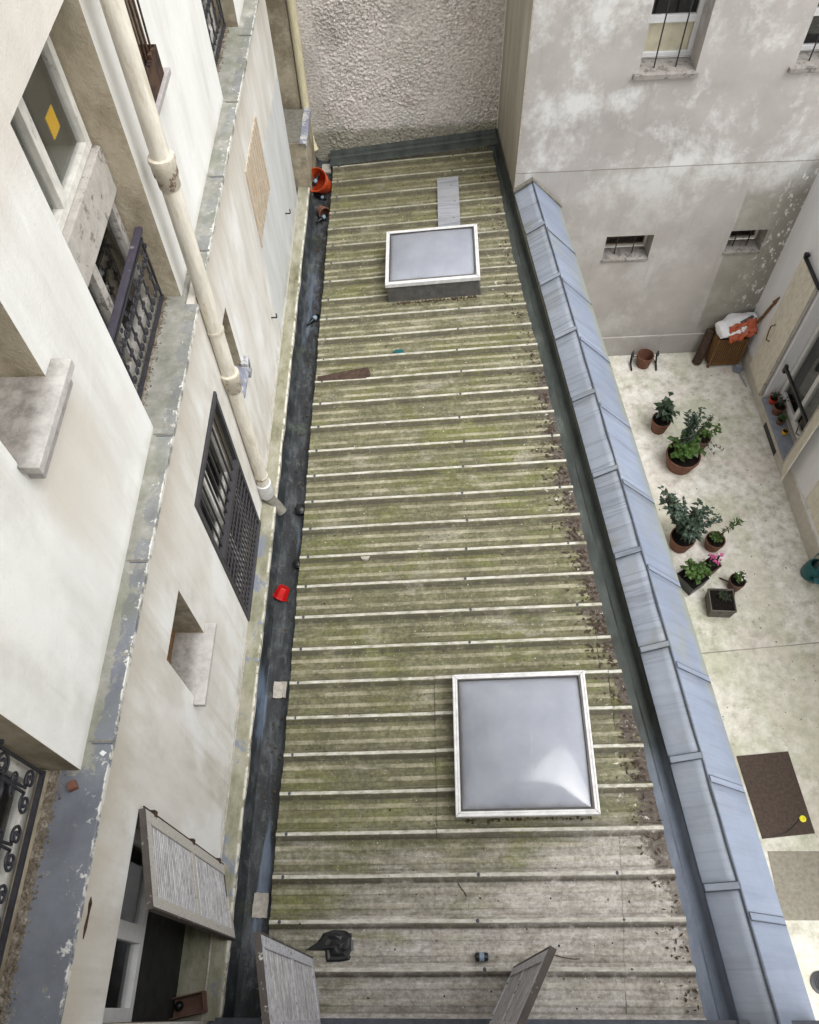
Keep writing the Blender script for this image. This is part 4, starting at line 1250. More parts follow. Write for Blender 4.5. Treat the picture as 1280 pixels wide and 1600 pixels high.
# ---------------------------------------------------------------- parapet
a = MB()
ysp = [-0.12 + (9.26 + 0.12) * j / 24 for j in range(25)]
for y0, y1 in zip(ysp, ysp[1:]):
    q = lambda y: [(rx(y) - 0.165, y, -2.9), (rx(y) + 0.36, y, -2.9), (rx(y) + 0.36, y, 0.10), (rx(y) - 0.02, y, 0.49), (rx(y) - 0.165, y, 0.36)]
    A_, B_ = q(y0), q(y1)
    m5 = len(A_)
    a.add(A_ + B_, [(i, (i + 1) % m5, m5 + (i + 1) % m5, m5 + i) for i in range(m5)])
a.build('wall_body', M['side'], par)
def slope_panel(name, mat, y0, y1, inner, lift):
    m = MB()
    nn = 8
    rows = []
    for j in range(nn + 1):
        y = y0 + (y1 - y0) * j / nn
        r_ = rx(y)
        wob = 0.003 * mnoise.noise((y * 5, 1 if inner else 2, 0))
        t = lift + 0.003 * j / nn
        if inner:
            pr = [(r_ - 0.222, 0.315), (r_ - 0.222, 0.352), (r_ - 0.216, 0.358), (r_ - 0.14, 0.412 + wob), (r_ - 0.07, 0.464 - wob), (r_ - 0.003, 0.512)]
        else:
            pr = [(r_ + 0.000, 0.520), (r_ + 0.012, 0.522), (r_ + 0.035, 0.500), (r_ + 0.14, 0.400 + wob), (r_ + 0.28, 0.262 - wob), (r_ + 0.405, 0.135), (r_ + 0.416, 0.118), (r_ + 0.416, 0.07)]
        rows.append([(x, y, z + t) for x, z in pr])
    n_ = len(rows[0])
    m.add([p for q_ in rows for p in q_], [(j * n_ + i, j * n_ + i + 1, (j + 1) * n_ + i + 1, (j + 1) * n_ + i) for j in range(nn) for i in range(n_ - 1)], rim=[0.0 if inner else max(0.0, (p[0] - rx(p[1])) / 0.416) for q_ in rows for p in q_])
    o = m.build(name, M[mat], par, smooth=True)
    md = o.modifiers.new('thickness', 'SOLIDIFY')
    md.thickness = 0.003
    md.offset = 1
    # the lapped joint at the near end of each panel
    m = MB()
    w_ = 0.026
    rows = []
    for y in (y0 - w_, y0 - w_ + 0.004, y0 + w_ - 0.004, y0 + w_):
        r_ = rx(y)
        e = 0.008 if y in (y0 - w_, y0 + w_) else 0.015
        pr = [(r_ - 0.226, 0.330), (r_ - 0.218, 0.360), (r_ - 0.003, 0.513)] if inner else [(r_ + 0.012, 0.523), (r_ + 0.035, 0.501), (r_ + 0.407, 0.136), (r_ + 0.420, 0.09)]
        rows.append([(x, y, z + lift + e) for x, z in pr])
    n_ = len(rows[0])
    m.add([p for q_ in rows for p in q_], [(j * n_ + i, j * n_ + i + 1, (j + 1) * n_ + i + 1, (j + 1) * n_ + i) for j in range(3) for i in range(n_ - 1)])
    m.build('lap_strip', M[mat], o)
    for yy_ in (y0 - w_ - 0.003, y0 + w_ + 0.001):
        m = MB()
        r_ = rx(yy_)
        pr = [(r_ - 0.222, 0.345), (r_ - 0.215, 0.363), (r_ - 0.11, 0.438), (r_ - 0.004, 0.515)] if inner else [(r_ + 0.014, 0.524), (r_ + 0.037, 0.502), (r_ + 0.21, 0.332), (r_ + 0.406, 0.138)]
        m.tube([(x, yy_, z + lift + 0.007) for x, z in pr], 0.0045 if yy_ < y0 else 0.003, 5)
        m.build('dirty_joint', M['zinc_dark'], o)
    return o
yi = [-0.12, 0.84, 1.82, 2.80, 3.76, 4.70, 5.70, 6.62, 7.50, 8.42, 9.24]
for i in range(10):
    slope_panel('inner_coping_panel', 'zinc_in', yi[i], yi[i + 1], True, 0.002 * (i % 2))
yo = [-0.12, 0.63, 1.63, 2.60, 3.56, 4.52, 5.50, 6.45, 7.40, 8.30, 9.24]
for i in range(10):
    slope_panel('outer_coping_panel', 'zinc_out', yo[i], yo[i + 1], False, 0.002 * (i % 2))
a = MB()
a.tube([(rx(y) - 0.004 + 0.006 * mnoise.noise((y * 3, 9, 0)), y, 0.519 + 0.004 * mnoise.noise((y * 4, 0, 5))) for y in [-0.12 + 9.36 * j / 120 for j in range(121)]], 0.0065, 6)
a.build('ridge_fold', M['zinc_dark'], par, smooth=True)
a = MB()
a.prism([(rx(9.24) - 0.23, 9.20, 0.36), (rx(9.24), 9.20, 0.535), (rx(9.24), 9.20, 0.570), (rx(9.24) - 0.24, 9.20, 0.392)], (0, 0.055, 0))
a.prism([(rx(9.24) + 0.002, 9.20, 0.535), (rx(9.24) + 0.43, 9.20, 0.11), (rx(9.24) + 0.44, 9.20, 0.15), (rx(9.24) + 0.002, 9.20, 0.572)], (0, 0.06, 0))
a.build('mortar_flaunching', M['mortar'], par, bevel=0.006)

# ---------------------------------------------------------------- roughcast wall at the end
rw = MB()
nx, nz = 310, 400
vs = []
L_ = 2.42 + 0.75
for j in range(nz + 1):
    z = -0.3 + 4.1 * j / nz
    for i in range(nx + 1):
        x = -2.12 + L_ * i / nx
        q = Vector((x * 9, z * 9, 0.3))
        am = 0.35 + 1.3 * max(0.0, min(1.0, 0.5 + mnoise.noise(Vector((x * 1.6, z * 1.3, 9)))))
        d = am * (0.011 * mnoise.fractal(q * 4.2, 0.55, 2.1, 3) + 0.014 * abs(mnoise.noise(Vector((x * 11 + z * 4, z * 15, 2))))) + 0.012 * mnoise.noise(Vector((x * 2.2, z * 2.2, 4)))
        if x < -1.36: d *= 0.15
        vs.append((x, by(x) - d + 0.012, z))
n = nx + 1
rw.add(vs, [(j * n + i, j * n + i + 1, (j + 1) * n + i + 1, (j + 1) * n + i) for j in range(nz) for i in range(nx)])
rw.quad((-2.12, by(-2.12) + 0.012, 3.8), (1.05, by(1.05) + 0.012, 3.8), (1.05, by(1.05) + 0.02, 9), (-2.12, by(-2.12) + 0.02, 9))
tag(rw.build('roughcast_wall', M['rough'], smooth=True), 'tall lumpy grey-pink roughcast wall closing the far end of the roof', 'wall')

# ---------------------------------------------------------------- grey building behind the courtyard
A27 = R(2.7)
gb = thing('grey_building', 'grey cement building with cloudy whitewash patches and barred windows behind the courtyard', 'building', (1.199, 9.248, 0), A27)
mpy = lambda u, v, w_: (u, w_, v)
a = MB()
OPS = [(1.31, 1.98, 1.87, 3.6, 0.33), (3.13, 3.80, 1.87, 3.6, 0.33), (1.38, 2.05, -0.88, -0.46, 0.27), (3.14, 3.66, -0.84, -0.46, 0.27)]
a.wall((0, 9), (-2.9, 9), OPS, mpy, thick=0.4)
a.build('front_wall', M['grey'], gb)
a = MB()
a.quad((0, 0, -2.9), (0, 0, 9), (-0.075, 1.62, 9), (-0.075, 1.62, -2.9))
a.build('side_wall', M['side'], gb)
B('corner_bead', 'stone', gb, ((-0.006, 0.012), (-0.004, 0.0), (0.2, 9)))
B('plinth', 'grey', gb, ((0.9, 3.985), (-0.028, 0.0), (-2.9, -2.47)), bevel=0.01)
def grey_window(x0, x1, z0, z1, big=True):
    yb = 0.29 if big else 0.24
    w_ = 0.055 if big else 0.035
    f = MB()
    f.box((x0, x0 + w_), (yb, yb + 0.05), (z0 + 0.03, z1))
    f.box((x1 - w_, x1), (yb, yb + 0.05), (z0 + 0.03, z1))
    f.box((x0 + w_, x1 - w_), (yb, yb + 0.05), (z0 + 0.03, z0 + 0.03 + w_))
    if big:
        f.box((x0 + w_, x1 - w_), (yb - 0.005, yb + 0.045), (z0 + 0.42, z0 + 0.50))
    else:
        f.box((x0 + w_, x1 - w_), (yb, yb + 0.05), (z1 - w_, z1))
    o = f.build('window' if big else 'vent_window', M['frame_white' if big else 'frame_old'], gb, bevel=0.004)
    B('pane', 'glass', o, ((x0 + 0.02, x1 - 0.02), (yb + 0.02, yb + 0.026), (z0 + 0.05, z1)))
    r_ = MB()
    ya, yb2 = yb + 0.6, yb + 0.045
    r_.quad((x0, ya, z0), (x1, ya, z0), (x1, ya, z1), (x0, ya, z1))
    r_.quad((x0, ya, z0), (x1, ya, z0), (x1, yb2, z0), (x0, yb2, z0))
    r_.quad((x0, ya, z1), (x1, ya, z1), (x1, yb2, z1), (x0, yb2, z1))
    r_.quad((x0, ya, z0), (x0, yb2, z0), (x0, yb2, z1), (x0, ya, z1))
    r_.quad((x1, ya, z0), (x1, yb2, z0), (x1, yb2, z1), (x1, ya, z1))
    r_.build('interior', M['dark'], o)
    B('window_sill', 'sill_dark', gb, ((x0 - (0.06 if big else 0.01), x1 + (0.03 if big else 0.01)), (-0.045 if big else -0.018, yb), (z0 - (0.05 if big else 0.03), z0 + 0.012)), bevel=0.006)
    bm2 = MB()
    nb = 2
    for i in range(nb):
        x = x0 + (x1 - x0) * (0.30 + 0.38 * i)
        yy = 0.10 if big else 0.12
        bm2.tube([(x, yy, z0), (x, yy, z1)], 0.009, 8)
    if not big:
        for z in (z0 + 0.17, z0 + 0.27, z0 + 0.35):
            bm2.tube([(x0 + 0.02, 0.16, z), (x1 - 0.08, 0.16, z)], 0.009, 8)
    bm2.build('window_bars', M['rust'] if not big else M['iron'], gb)
    return o
w1 = grey_window(1.31, 1.98, 1.87, 3.6)
B('curtain', 'curtain', w1, ((1.37, 1.92), (0.325, 0.335), (1.93, 2.29)))
B('red_box', 'red', w1, ((1.40, 1.60), (0.38, 0.48), (2.6, 2.72)), bevel=0.01)
grey_window(3.13, 3.80, 1.87, 3.6)
grey_window(1.38, 2.05, -0.88, -0.46, False)
grey_window(3.14, 3.66, -0.84, -0.46, False)

# ---------------------------------------------------------------- white house on the right of the courtyard
wh = thing('white_house', 'white painted house wall with beige metal shutters at the courtyard edge', 'house', (1.199, 9.248, 0), A27)
XW2 = 3.996
mpw = lambda u, v, w_: (XW2 + w_, u, v)
a = MB()
a.wall((-9.2, 0.2), (-2.9, 0.9), [(-2.50, -1.28, -2.60, -0.42, 0.30)], mpw, thick=0.4)
a.build('front_wall', M['white'], wh)
def shutter_leaf(y0, y1, out0, out1):
    m = MB()
    z0, z1 = -2.62, -0.43
    m.hexa([(XW2 - out0 - 0.025, y0, z0), (XW2 - out1 - 0.025, y1, z0), (XW2 - out1 - 0.025, y1, z1), (XW2 - out0 - 0.025, y0, z1)],
           [(XW2 - out0, y0, z0), (XW2 - out1, y1, z0), (XW2 - out1, y1, z1), (XW2 - out0, y0, z1)])
    o = m.build('shutter', M['beige_paint'], wh, bevel=0.004)
    h_ = MB()
    ym = (y0 + y1) / 2 + 0.1
    xo = XW2 - (out0 + out1) / 2 - 0.03
    h_.tube([(xo, ym, -1.86), (xo - 0.05, ym + 0.02, -1.84), (xo - 0.055, ym + 0.05, -1.70), (xo - 0.05, ym + 0.06, -1.6), (xo, ym + 0.05, -1.56)], 0.009, 6)
    h_.build('handle', M['rust'], o)
    e_ = MB()
    e_.hexa([(XW2 - out1 - 0.030, y1 + 0.025, z0), (XW2 - out1 - 0.030, y1, z0), (XW2 - out1 - 0.030, y1, z1), (XW2 - out1 - 0.030, y1 + 0.025, z1)],
            [(XW2 - out1 + 0.006, y1 + 0.025, z0), (XW2 - out1 + 0.006, y1, z0), (XW2 - out1 + 0.006, y1, z1), (XW2 - out1 + 0.006, y1 + 0.025, z1)])
    e_.build('shutter_edge', M['transom'], o)
    return o
shutter_leaf(-0.60, -1.235, 0.012, 0.03)
shutter_leaf(-2.83, -2.52, 0.16, 0.02)
B('canopy_bar', 'black', wh, ((XW2 - 0.07, XW2 - 0.03), (-1.30, -0.66), (-0.40, -0.36)), ((XW2 - 0.08, XW2 - 0.02), (-0.72, -0.66), (-0.36, -0.31)), bevel=0.006)
f = MB()
XF = XW2 + 0.20
for y0, y1 in ((-2.49, -2.42), (-1.93, -1.85), (-1.36, -1.29)):
    f.box((XF, XF + 0.06), (y0, y1), (-2.5, -0.44))
f.box((XF, XF + 0.06), (-2.42, -1.93), (-2.5, -2.40))
f.box((XF, XF + 0.06), (-1.85, -1.36), (-2.5, -2.40))
wf = f.build('window', M['frame_white'], wh, bevel=0.005)
B('pane', 'glass', wf, ((XF + 0.025, XF + 0.031), (-2.45, -1.32), (-2.45, -0.44)))
B('interior', 'black', wf, ((XF + 0.09, XF + 0.12), (-2.6, -1.2), (-2.7, -0.3)))
B('window_sill', 'sill_grey', wh, ((XW2 - 0.02, XF), (-2.498, -1.282), (-2.66, -2.598)), bevel=0.005)
B('guard_rail', 'black', wh, ((XW2 - 0.03, XW2 + 0.01), (-2.48, -1.40), (-1.79, -1.745)), ((XW2 - 0.035, XW2 + 0.01), (-1.46, -1.40), (-1.86, -1.72)), bevel=0.008)
B('vent_slot', 'black', wh, ((XW2 - 0.006, XW2 + 0.004), (-2.20, -1.63), (-2.885, -2.78)))
B('cable_cover', 'frame_white', wh, ((XW2 - 0.012, XW2), (-0.62, -0.08), (-2.54, -2.51)), ((XW2 - 0.012, XW2), (-3.4, -2.90), (-2.50, -2.47)))
B('meter_box', 'beige_paint', wh, ((XW2 - 0.04, XW2), (-3.95, -3.28), (-2.40, -1.6)), bevel=0.006)

# ---------------------------------------------------------------- house the photograph is taken from
rh = thing('rear_house', 'wall foot with two peeling louvred shutters at the near end of the corrugated roof', 'house')
mpr = lambda u, v, w_: (u, -0.115 - w_, v)
a = MB()
a.wall((-1.72, 2.95), (-2.9, 9.6), [(-0.82, 0.44, 0.45, 2.5, 0.2), (-0.9, 0.7, 5.9, 7.9, 0.4)], mpr, thick=0.4)
a.build('front_wall', M['upper'], rh)
B('window_panel', 'wood_dark', rh, ((-0.82, 0.44), (-0.315, -0.29), (0.45, 2.5)))
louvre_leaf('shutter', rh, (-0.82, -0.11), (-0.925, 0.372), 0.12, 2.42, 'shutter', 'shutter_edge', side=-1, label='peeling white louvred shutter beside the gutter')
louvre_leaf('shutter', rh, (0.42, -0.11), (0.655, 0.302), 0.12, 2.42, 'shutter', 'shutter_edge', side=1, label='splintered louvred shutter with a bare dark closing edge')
a = MB()
xq = [-2.05 + (2.86 + 2.05) * i / 40 for i in range(41)]
for x0, x1 in zip(xq, xq[1:]):
    zz = lambda x: 0.13 if x < -1.25 else 0.13 + 0.075 * (x + 1.25)
    a.hexa([(x0, -0.114, zz(x0) - 0.2), (x1, -0.114, zz(x1) - 0.2), (x1, -0.114, zz(x1) + 0.015), (x0, -0.114, zz(x0) + 0.015)],
           [(x0, -0.028, zz(x0) - 0.2), (x1, -0.028, zz(x1) - 0.2), (x1, -0.028, zz(x1)), (x0, -0.028, zz(x0))])
a.build('foot_flashing', M['zinc_dark'], rh, weld=True)

# ================================================================ THINGS ON THE ROOF
TILT = Matrix.Rotation(-math.atan(SL), 4, 'Y')
def skylight(label, x0, x1, y0, y1, h, dome_h, side_in):
    xc, yc = (x0 + x1) / 2, (y0 + y1) / 2
    t = thing('skylight', label, 'skylight', (xc, yc, rz(xc)), 0, 'skylights on the corrugated roof')
    t.rotation_euler = (0, -math.atan(SL), 0)
    a_, b_ = (x1 - x0) / 2, (y1 - y0) / 2
    m = MB()
    s_ = side_in
    m.hexa([(-a_ + s_ - .02, -b_ + s_ - .02, 0.0), (a_ - s_ + .02, -b_ + s_ - .02, 0.0), (a_ - s_ + .02, b_ - s_ + .02, 0.0), (-a_ + s_ - .02, b_ - s_ + .02, 0.0)],
           [(-a_ + s_, -b_ + s_, h - 0.055), (a_ - s_, -b_ + s_, h - 0.055), (a_ - s_, b_ - s_, h - 0.055), (-a_ + s_, b_ - s_, h - 0.055)])
    m.build('upstand', M['alu_side'], t, bevel=0.006)
    m = MB()
    w_ = 0.043
    # mitred extruded frame: outer lip, flat, inner bead
    prof = [(0.0, h - 0.055), (0.0, h - 0.004), (0.006, h), (0.016, h), (0.019, h - 0.006), (0.024, h - 0.006), (0.027, h), (w_ - 0.004, h), (w_, h - 0.006), (w_ + 0.004, h - 0.03)]
    rows = []
    for d, z in prof:
        rows.append([(-a_ + d, -b_ + d, z), (a_ - d, -b_ + d, z), (a_ - d, b_ - d, z), (-a_ + d, b_ - d, z)])
    m.add([p for r_ in rows for p in r_], [(j * 4 + i, j * 4 + (i + 1) % 4, (j + 1) * 4 + (i + 1) % 4, (j + 1) * 4 + i) for j in range(len(rows) - 1) for i in range(4)])
    m.build('frame', M['alu'], t)
    for sx in (-1, 1):
        for sy in (-1, 1):
            m = MB()
            m.hexa([(sx * (a_ - 0.001), sy * (b_ - 0.001), h + 0.0005), (sx * (a_ - 0.004), sy * (b_ - 0.001), h + 0.0005), (sx * (a_ - w_ - 0.003), sy * (b_ - w_), h + 0.0005), (sx * (a_ - w_), sy * (b_ - w_), h + 0.0005)],
                   [(sx * (a_ - 0.001), sy * (b_ - 0.001), h + 0.0015), (sx * (a_ - 0.004), sy * (b_ - 0.001), h + 0.0015), (sx * (a_ - w_ - 0.003), sy * (b_ - w_), h + 0.0015), (sx * (a_ - w_), sy * (b_ - w_), h + 0.0015)])
            m.build('mitre_gap', M['black'], t)
    m = MB()
    n = 48
    ia, ib = a_ - w_ - 0.001, b_ - w_ - 0.001
    vs = []
    for j in range(n + 1):
        for i in range(n + 1):
            u, v = -1 + 2 * i / n, -1 + 2 * j / n
            f_ = max(0, (1 - abs(u) ** 2.4) * (1 - abs(v) ** 2.4))
            vs.append((u * ia, v * ib, h - 0.028 + dome_h * f_ ** 0.72))
    m.add(vs, [(j * (n + 1) + i, j * (n + 1) + i + 1, (j + 1) * (n + 1) + i + 1, (j + 1) * (n + 1) + i) for j in range(n) for i in range(n)], rim=[max(abs(p[0]) / ia, abs(p[1]) / ib) for p in vs])
    o = m.build('dome', M['dome'], t, smooth=True)
    m = MB()
    for q in range(4):
        A_ = [(-ia, -ib), (ia, -ib), (ia, ib), (-ia, ib)]
        p0, p1 = A_[q], A_[(q + 1) % 4]
        i0 = (p0[0] * (1 - 0.014 / ia), p0[1] * (1 - 0.014 / ib))
        i1 = (p1[0] * (1 - 0.014 / ia), p1[1] * (1 - 0.014 / ib))
        m.hexa([(*p0, h - 0.03), (*p1, h - 0.03), (*i1, h - 0.03), (*i0, h - 0.03)], [(*p0, h - 0.004), (*p1, h - 0.004), (*i1, h + 0.004), (*i0, h + 0.004)])
    m.build('gasket', M['alu_side'], t)
    m = MB()
    for i in range(150):
        u = random.uniform(-a_ + 0.05, a_ - 0.05)
        s2 = random.uniform(0.004, 0.013)
        yy = -b_ + side_in - 0.03 - abs(random.gauss(0, 0.018))
        m.box((u - s2, u + s2), (yy - s2, yy + s2), (0.006, 0.008 + s2), Matrix.Rotation(random.uniform(0, 3), 3, Vector((random.random(), 0.3, 1)).normalized()))
    d_ = m.build('moss_crumbs', M['litter'], t)
    d_['kind'] = 'stuff'
    return t
skylight('big square opal dome skylight in a white metal frame, the nearer one', 0.240, 1.402, 1.368, 2.580, 0.215, 0.12, 0.06)
skylight('smaller oblong opal skylight standing at the far end of the roof below a zinc sheet', -0.448, 0.702, 7.505, 8.465, 0.31, 0.10, 0.02)
a = MB()
N = 14
for i in range(N):
    y0, y1 = 8.62 + (9.79 - 8.62) * i / N, 8.62 + (9.79 - 8.62) * (i + 1) / N
    z = lambda y: 0.046 + 0.004 * math.sin(y * 18)
    a.hexa([(0.19, y0, rz(0.19) + z(y0)), (0.48, y0, rz(0.48) + z(y0)), (0.48, y1, rz(0.48) + z(y1)), (0.19, y1, rz(0.19) + z(y1))],
           [(0.19, y0, rz(0.19) + z(y0) + 0.004), (0.48, y0, rz(0.48) + z(y0) + 0.004), (0.48, y1, rz(0.48) + z(y1) + 0.004), (0.19, y1, rz(0.19) + z(y1) + 0.004)])
tag(a.build('zinc_sheet', M['plate'], None, weld=True), 'bare rectangular zinc sheet running up the roof behind the far skylight', 'metal sheet')

def irr(rx_, ry_, n=11, j=0.3):
    return [(rx_ * math.cos(2 * math.pi * i / n) * random.uniform(1 - j, 1), ry_ * math.sin(2 * math.pi * i / n) * random.uniform(1 - j, 1)) for i in range(n)]
scrap('wood_scrap', 'flat grey-brown piece of rotten wood lying on the roof by the gutter', 'wood', -0.93, 6.345, 'wood_dark', [(-0.32, -0.05), (0.24, -0.075), (0.30, -0.02), (0.27, 0.09), (0.10, 0.075), (-0.2, 0.035), (-0.33, 0.02)], 0.02, 0.03, 0.03)
scrap('glass_shard', 'small dark green shard lying on the roof below the far skylight', 'shard', -0.31, 6.66, 'teal', [(-0.06, 0.02), (0.02, -0.05), (0.07, -0.02), (0.05, 0.035), (-0.03, 0.05)], 0.015, 0.2)
scrap('white_pebble', 'pale crumb of plaster lying mid-roof left of centre', 'pebble', -0.615, 3.93, 'stone', irr(0.055, 0.045), 0.035, 0.0, 0.002)
scrap('white_chip', 'tiny white chip lying near the middle of the roof', 'chip', -0.07, 3.985, 'stone', irr(0.028, 0.02), 0.015, 0.0, 0.002)
# black flattened bag with a pointed corner
a = MB()
out = [(-0.215, -0.015), (-0.14, 0.03), (-0.10, 0.085), (-0.03, 0.105), (0.05, 0.10), (0.105, 0.07), (0.11, -0.02), (0.085, -0.075), (0.02, -0.085), (-0.07, -0.085), (-0.085, -0.02)]
n = len(out)
vs = [(x * s_, y * s_, SL * x * s_ + 0.010 + 0.03 * (1 - s_) + 0.016 * mnoise.noise((x * 17 * s_, y * 17 * s_, s_ * 3)) * (1 if s_ < 1 else 0.2)) for s_ in (1.0, 0.85, 0.65, 0.45, 0.2) for x, y in out]
vs.append((0, 0, 0.03))
a.add(vs, [(k * n + i, k * n + (i + 1) % n, (k + 1) * n + (i + 1) % n, (k + 1) * n + i) for k in range(4) for i in range(n)] + [(4 * n + i, 4 * n + (i + 1) % n, 5 * n) for i in range(n)])
o = a.build('plastic_bag', M['black'])
o.location = (-0.725, 0.445, rz(-0.735))
o.scale = (1.18, 1.18, 1.0)
tag(o, 'crumpled black plastic bag flattened on the roof beside the left shutter', 'bag')
t = thing('drink_can', 'small crushed dark can with a pale label on the roof near the splintered shutter', 'can', (0.40, 0.375, rz(0.4) + 0.035))
a = MB()
rot = Matrix.Rotation(R(90), 3, 'Y')
a.lathe([(0.001, -0.05), (0.022, -0.05), (0.030, -0.043), (0.032, -0.02), (0.029, 0.0), (0.032, 0.025), (0.030, 0.043), (0.024, 0.05), (0.001, 0.048)], 16, (0, 0, 0), rot)
a.build('can_body', M['black'], t, smooth=True)
a = MB()
a.lathe([(0.0322, -0.018), (0.0298, 0.0), (0.0322, 0.018)], 16, (0, 0, 0), rot)
a.build('paper_label', M['paper'], t, smooth=True)
def twig(label, pts, r=0.004):
    a = MB()
    a.tube([(x, y, rz(x) + 0.010 + dz) for x, y, dz in pts], r, 5)
    return tag(a.build('twig', M['wood_dark']), label, 'twig', 'twigs lying on the roof')
twig('thin dark twig on the roof below the near skylight', [(0.235, 0.90, 0.004), (0.262, 0.855, 0.008), (0.285, 0.83, 0.004), (0.30, 0.80, 0.0)])
twig('short twig on the roof midway between the two skylights', [(0.42, 3.275, 0), (0.50, 3.27, 0.01), (0.55, 3.24, 0.0)], 0.007)
twig('long thin twig lying right of the splintered shutter', [(0.92, 0.40, 0), (1.0, 0.375, 0.006), (1.1, 0.36, 0.002), (1.14, 0.362, 0)], 0.0035)

# rotted leaves drifted along the high edge and in the gutter
lm = MB()
random.seed(11)
cnt = 0
while cnt < 900:
    y = random.uniform(-0.05, 9.9)
    dens = 1.0 if 1.6 < y < 6.0 else 0.30
    if random.random() > dens * (0.35 + 0.65 * max(0, mnoise.noise((0, y * 1.7, 3)) + 0.5)):
        continue
    x = xe(y) - 0.02 - abs(random.gauss(0, 0.11))
    yr = (y - Y0R) / PIT
    if abs(yr - round(yr)) < 0.15: continue
    an = random.uniform(0, 6.28)
    leaf_mesh(lm, (x, y, rz(x) + 0.006 + random.random() * 0.012), (math.cos(an), math.sin(an), random.uniform(-0.1, 0.3)), random.uniform(0.02, 0.06), random.uniform(0.012, 0.03), 0.1)
    cnt += 1
for i in range(420):
    y = random.uniform(-0.05, 10.2)
    x = random.gauss(-1.36, 0.05)
    if y > 7 or random.random() < 0.3:
        an = random.uniform(0, 6.28)
        leaf_mesh(lm, (x, y, -0.098 + 0.012), (math.cos(an), math.sin(an), random.uniform(-0.1, 0.4)), random.uniform(0.02, 0.06), random.uniform(0.012, 0.03), 0.1)
for i in range(260):
    x = random.uniform(-1.1, 1.4)
    y = random.uniform(0, 9.5)
    an = random.uniform(0, 6.28)
    leaf_mesh(lm, (x, y, rz(x) + 0.009), (math.cos(an), math.sin(an), 0.05), random.uniform(0.008, 0.03), random.uniform(0.006, 0.014), 0.1)
tag(lm.build('leaf_litter', M['litter']), 'brown rotted leaf litter along the roof edge and gutter', 'leaf litter', None, 'stuff')

# loose crumbs of moss and pale lichen flecks over the sheets
random.seed(31)
def specks(name, label, cat, mat, n, r0, r1, bias):
    m = MB()
    for i in range(n):
        y = random.uniform(-0.05, 10.2)
        x = -1.2 + (xe(y) + 1.15) * (random.random() if not bias else 1 - random.random() ** 1.6)
        r_ = random.uniform(r0, r1)
        yr = (y - Y0R) / PIT
        hh = 0.04 if abs(yr - round(yr)) < 0.04 else 0.012 if abs(yr - round(yr)) < 0.13 else 0.006
        z = rz(x) + 0.005 + hh
        p_ = [(x + r_ * random.uniform(0.6, 1.3) * math.cos(t * 1.2566), y + r_ * random.uniform(0.5, 1.1) * math.sin(t * 1.2566), z - 0.004) for t in range(5)]
        m.add(p_ + [(x, y, z + r_ * 0.5)], [(t, (t + 1) % 5, 5) for t in range(5)])
    return tag(m.build(name, M[mat]), label, cat, None, 'stuff')
specks('moss_crumbs', 'dark crumbs of moss and dirt scattered over the corrugated roof', 'moss', 'crumb', 900, 0.003, 0.011, True)
specks('lichen_flecks', 'pale flecks of lichen and droppings scattered over the corrugated roof', 'lichen', 'fleck', 420, 0.003, 0.008, False)

# ================================================================ THINGS IN THE GUTTER
t = thing('bucket', 'bright orange bucket tipped over in the far end of the gutter', 'bucket', (-1.405, 9.98, -0.055))
t.rotation_euler = (R(34), R(-20), R(0))
t.scale = (1.05, 1.05, 1.2)
a = MB()
a.lathe([(0.001, 0.004), (0.105, 0.004), (0.11, 0.0), (0.135, 0.20), (0.150, 0.235), (0.155, 0.235), (0.155, 0.250), (0.146, 0.250), (0.128, 0.20), (0.103, 0.010), (0.001, 0.008)], 32)
a.build('bucket_body', M['orange'], t, smooth=True)
a = MB()
a.lathe([(0.139, 0.19), (0.146, 0.188), (0.148, 0.200), (0.141, 0.202)], 32)
a.build('rim_ring', M['orange'], t, smooth=True)
bottle('bottle', 'small dark bottle with a white label lying inside the orange bucket', (-1.53, 9.80, 0.10), R(55), 62, 0.8)
bottle('bottle', 'dark bottle with its label half hidden under the orange bucket', (-1.36, 9.72, -0.06), R(160), 88, 0.7)
t = pot('plant_pot', 'reddish clay pot lying in the gutter just below the orange bucket', (-1.42, 9.47, -0.06), 0.10, 0.16, 'terra', group=None, soil=False)
t.rotation_euler = (R(78), 0, R(30))
bottle('bottle', 'dark bottle lying in the gutter below the clay pot', (-1.335, 9.36, -0.055), R(232), 88, 0.85)
bottle('bottle', 'dark bottle lying alone half way down the gutter', (-1.335, 7.46, -0.06), R(235), 89, 0.85)
t = thing('plastic_cup', 'bright red faceted plastic cup lying in the gutter', 'cup', (-1.43, 3.65, -0.03))
t.rotation_euler = (R(128), 0, R(-32))
a = MB()
a.lathe([(0.001, 0.0), (0.06, 0.0), (0.064, 0.006), (0.080, 0.11), (0.084, 0.112), (0.084, 0.12), (0.076, 0.12), (0.058, 0.012), (0.001, 0.010)], 8)
a.build('cup_body', M['red'], t, bevel=0.003)
for (x, y, s_), lb in zip(((-1.315, 3.93, 0.05), (-1.335, 4.58, 0.06)), ('black rubber ball in the gutter above the red cup', 'dark rubber lump in the gutter beside the downpipe shoe')):
    a = MB()
    vs = []
    a.lathe([(0.001, -s_ * .8)] + [(s_ * math.cos(R(q)) * (1 + 0.12 * math.sin(q)), s_ * .8 * math.sin(R(q))) for q in range(-75, 90, 15)] + [(0.001, s_ * .8)], 18)
    o = a.build('rubber_ball', M['black'], None, smooth=True)
    o.location = (x, y, -0.095 + s_ * 0.8)
    tag(o, lb, 'ball')
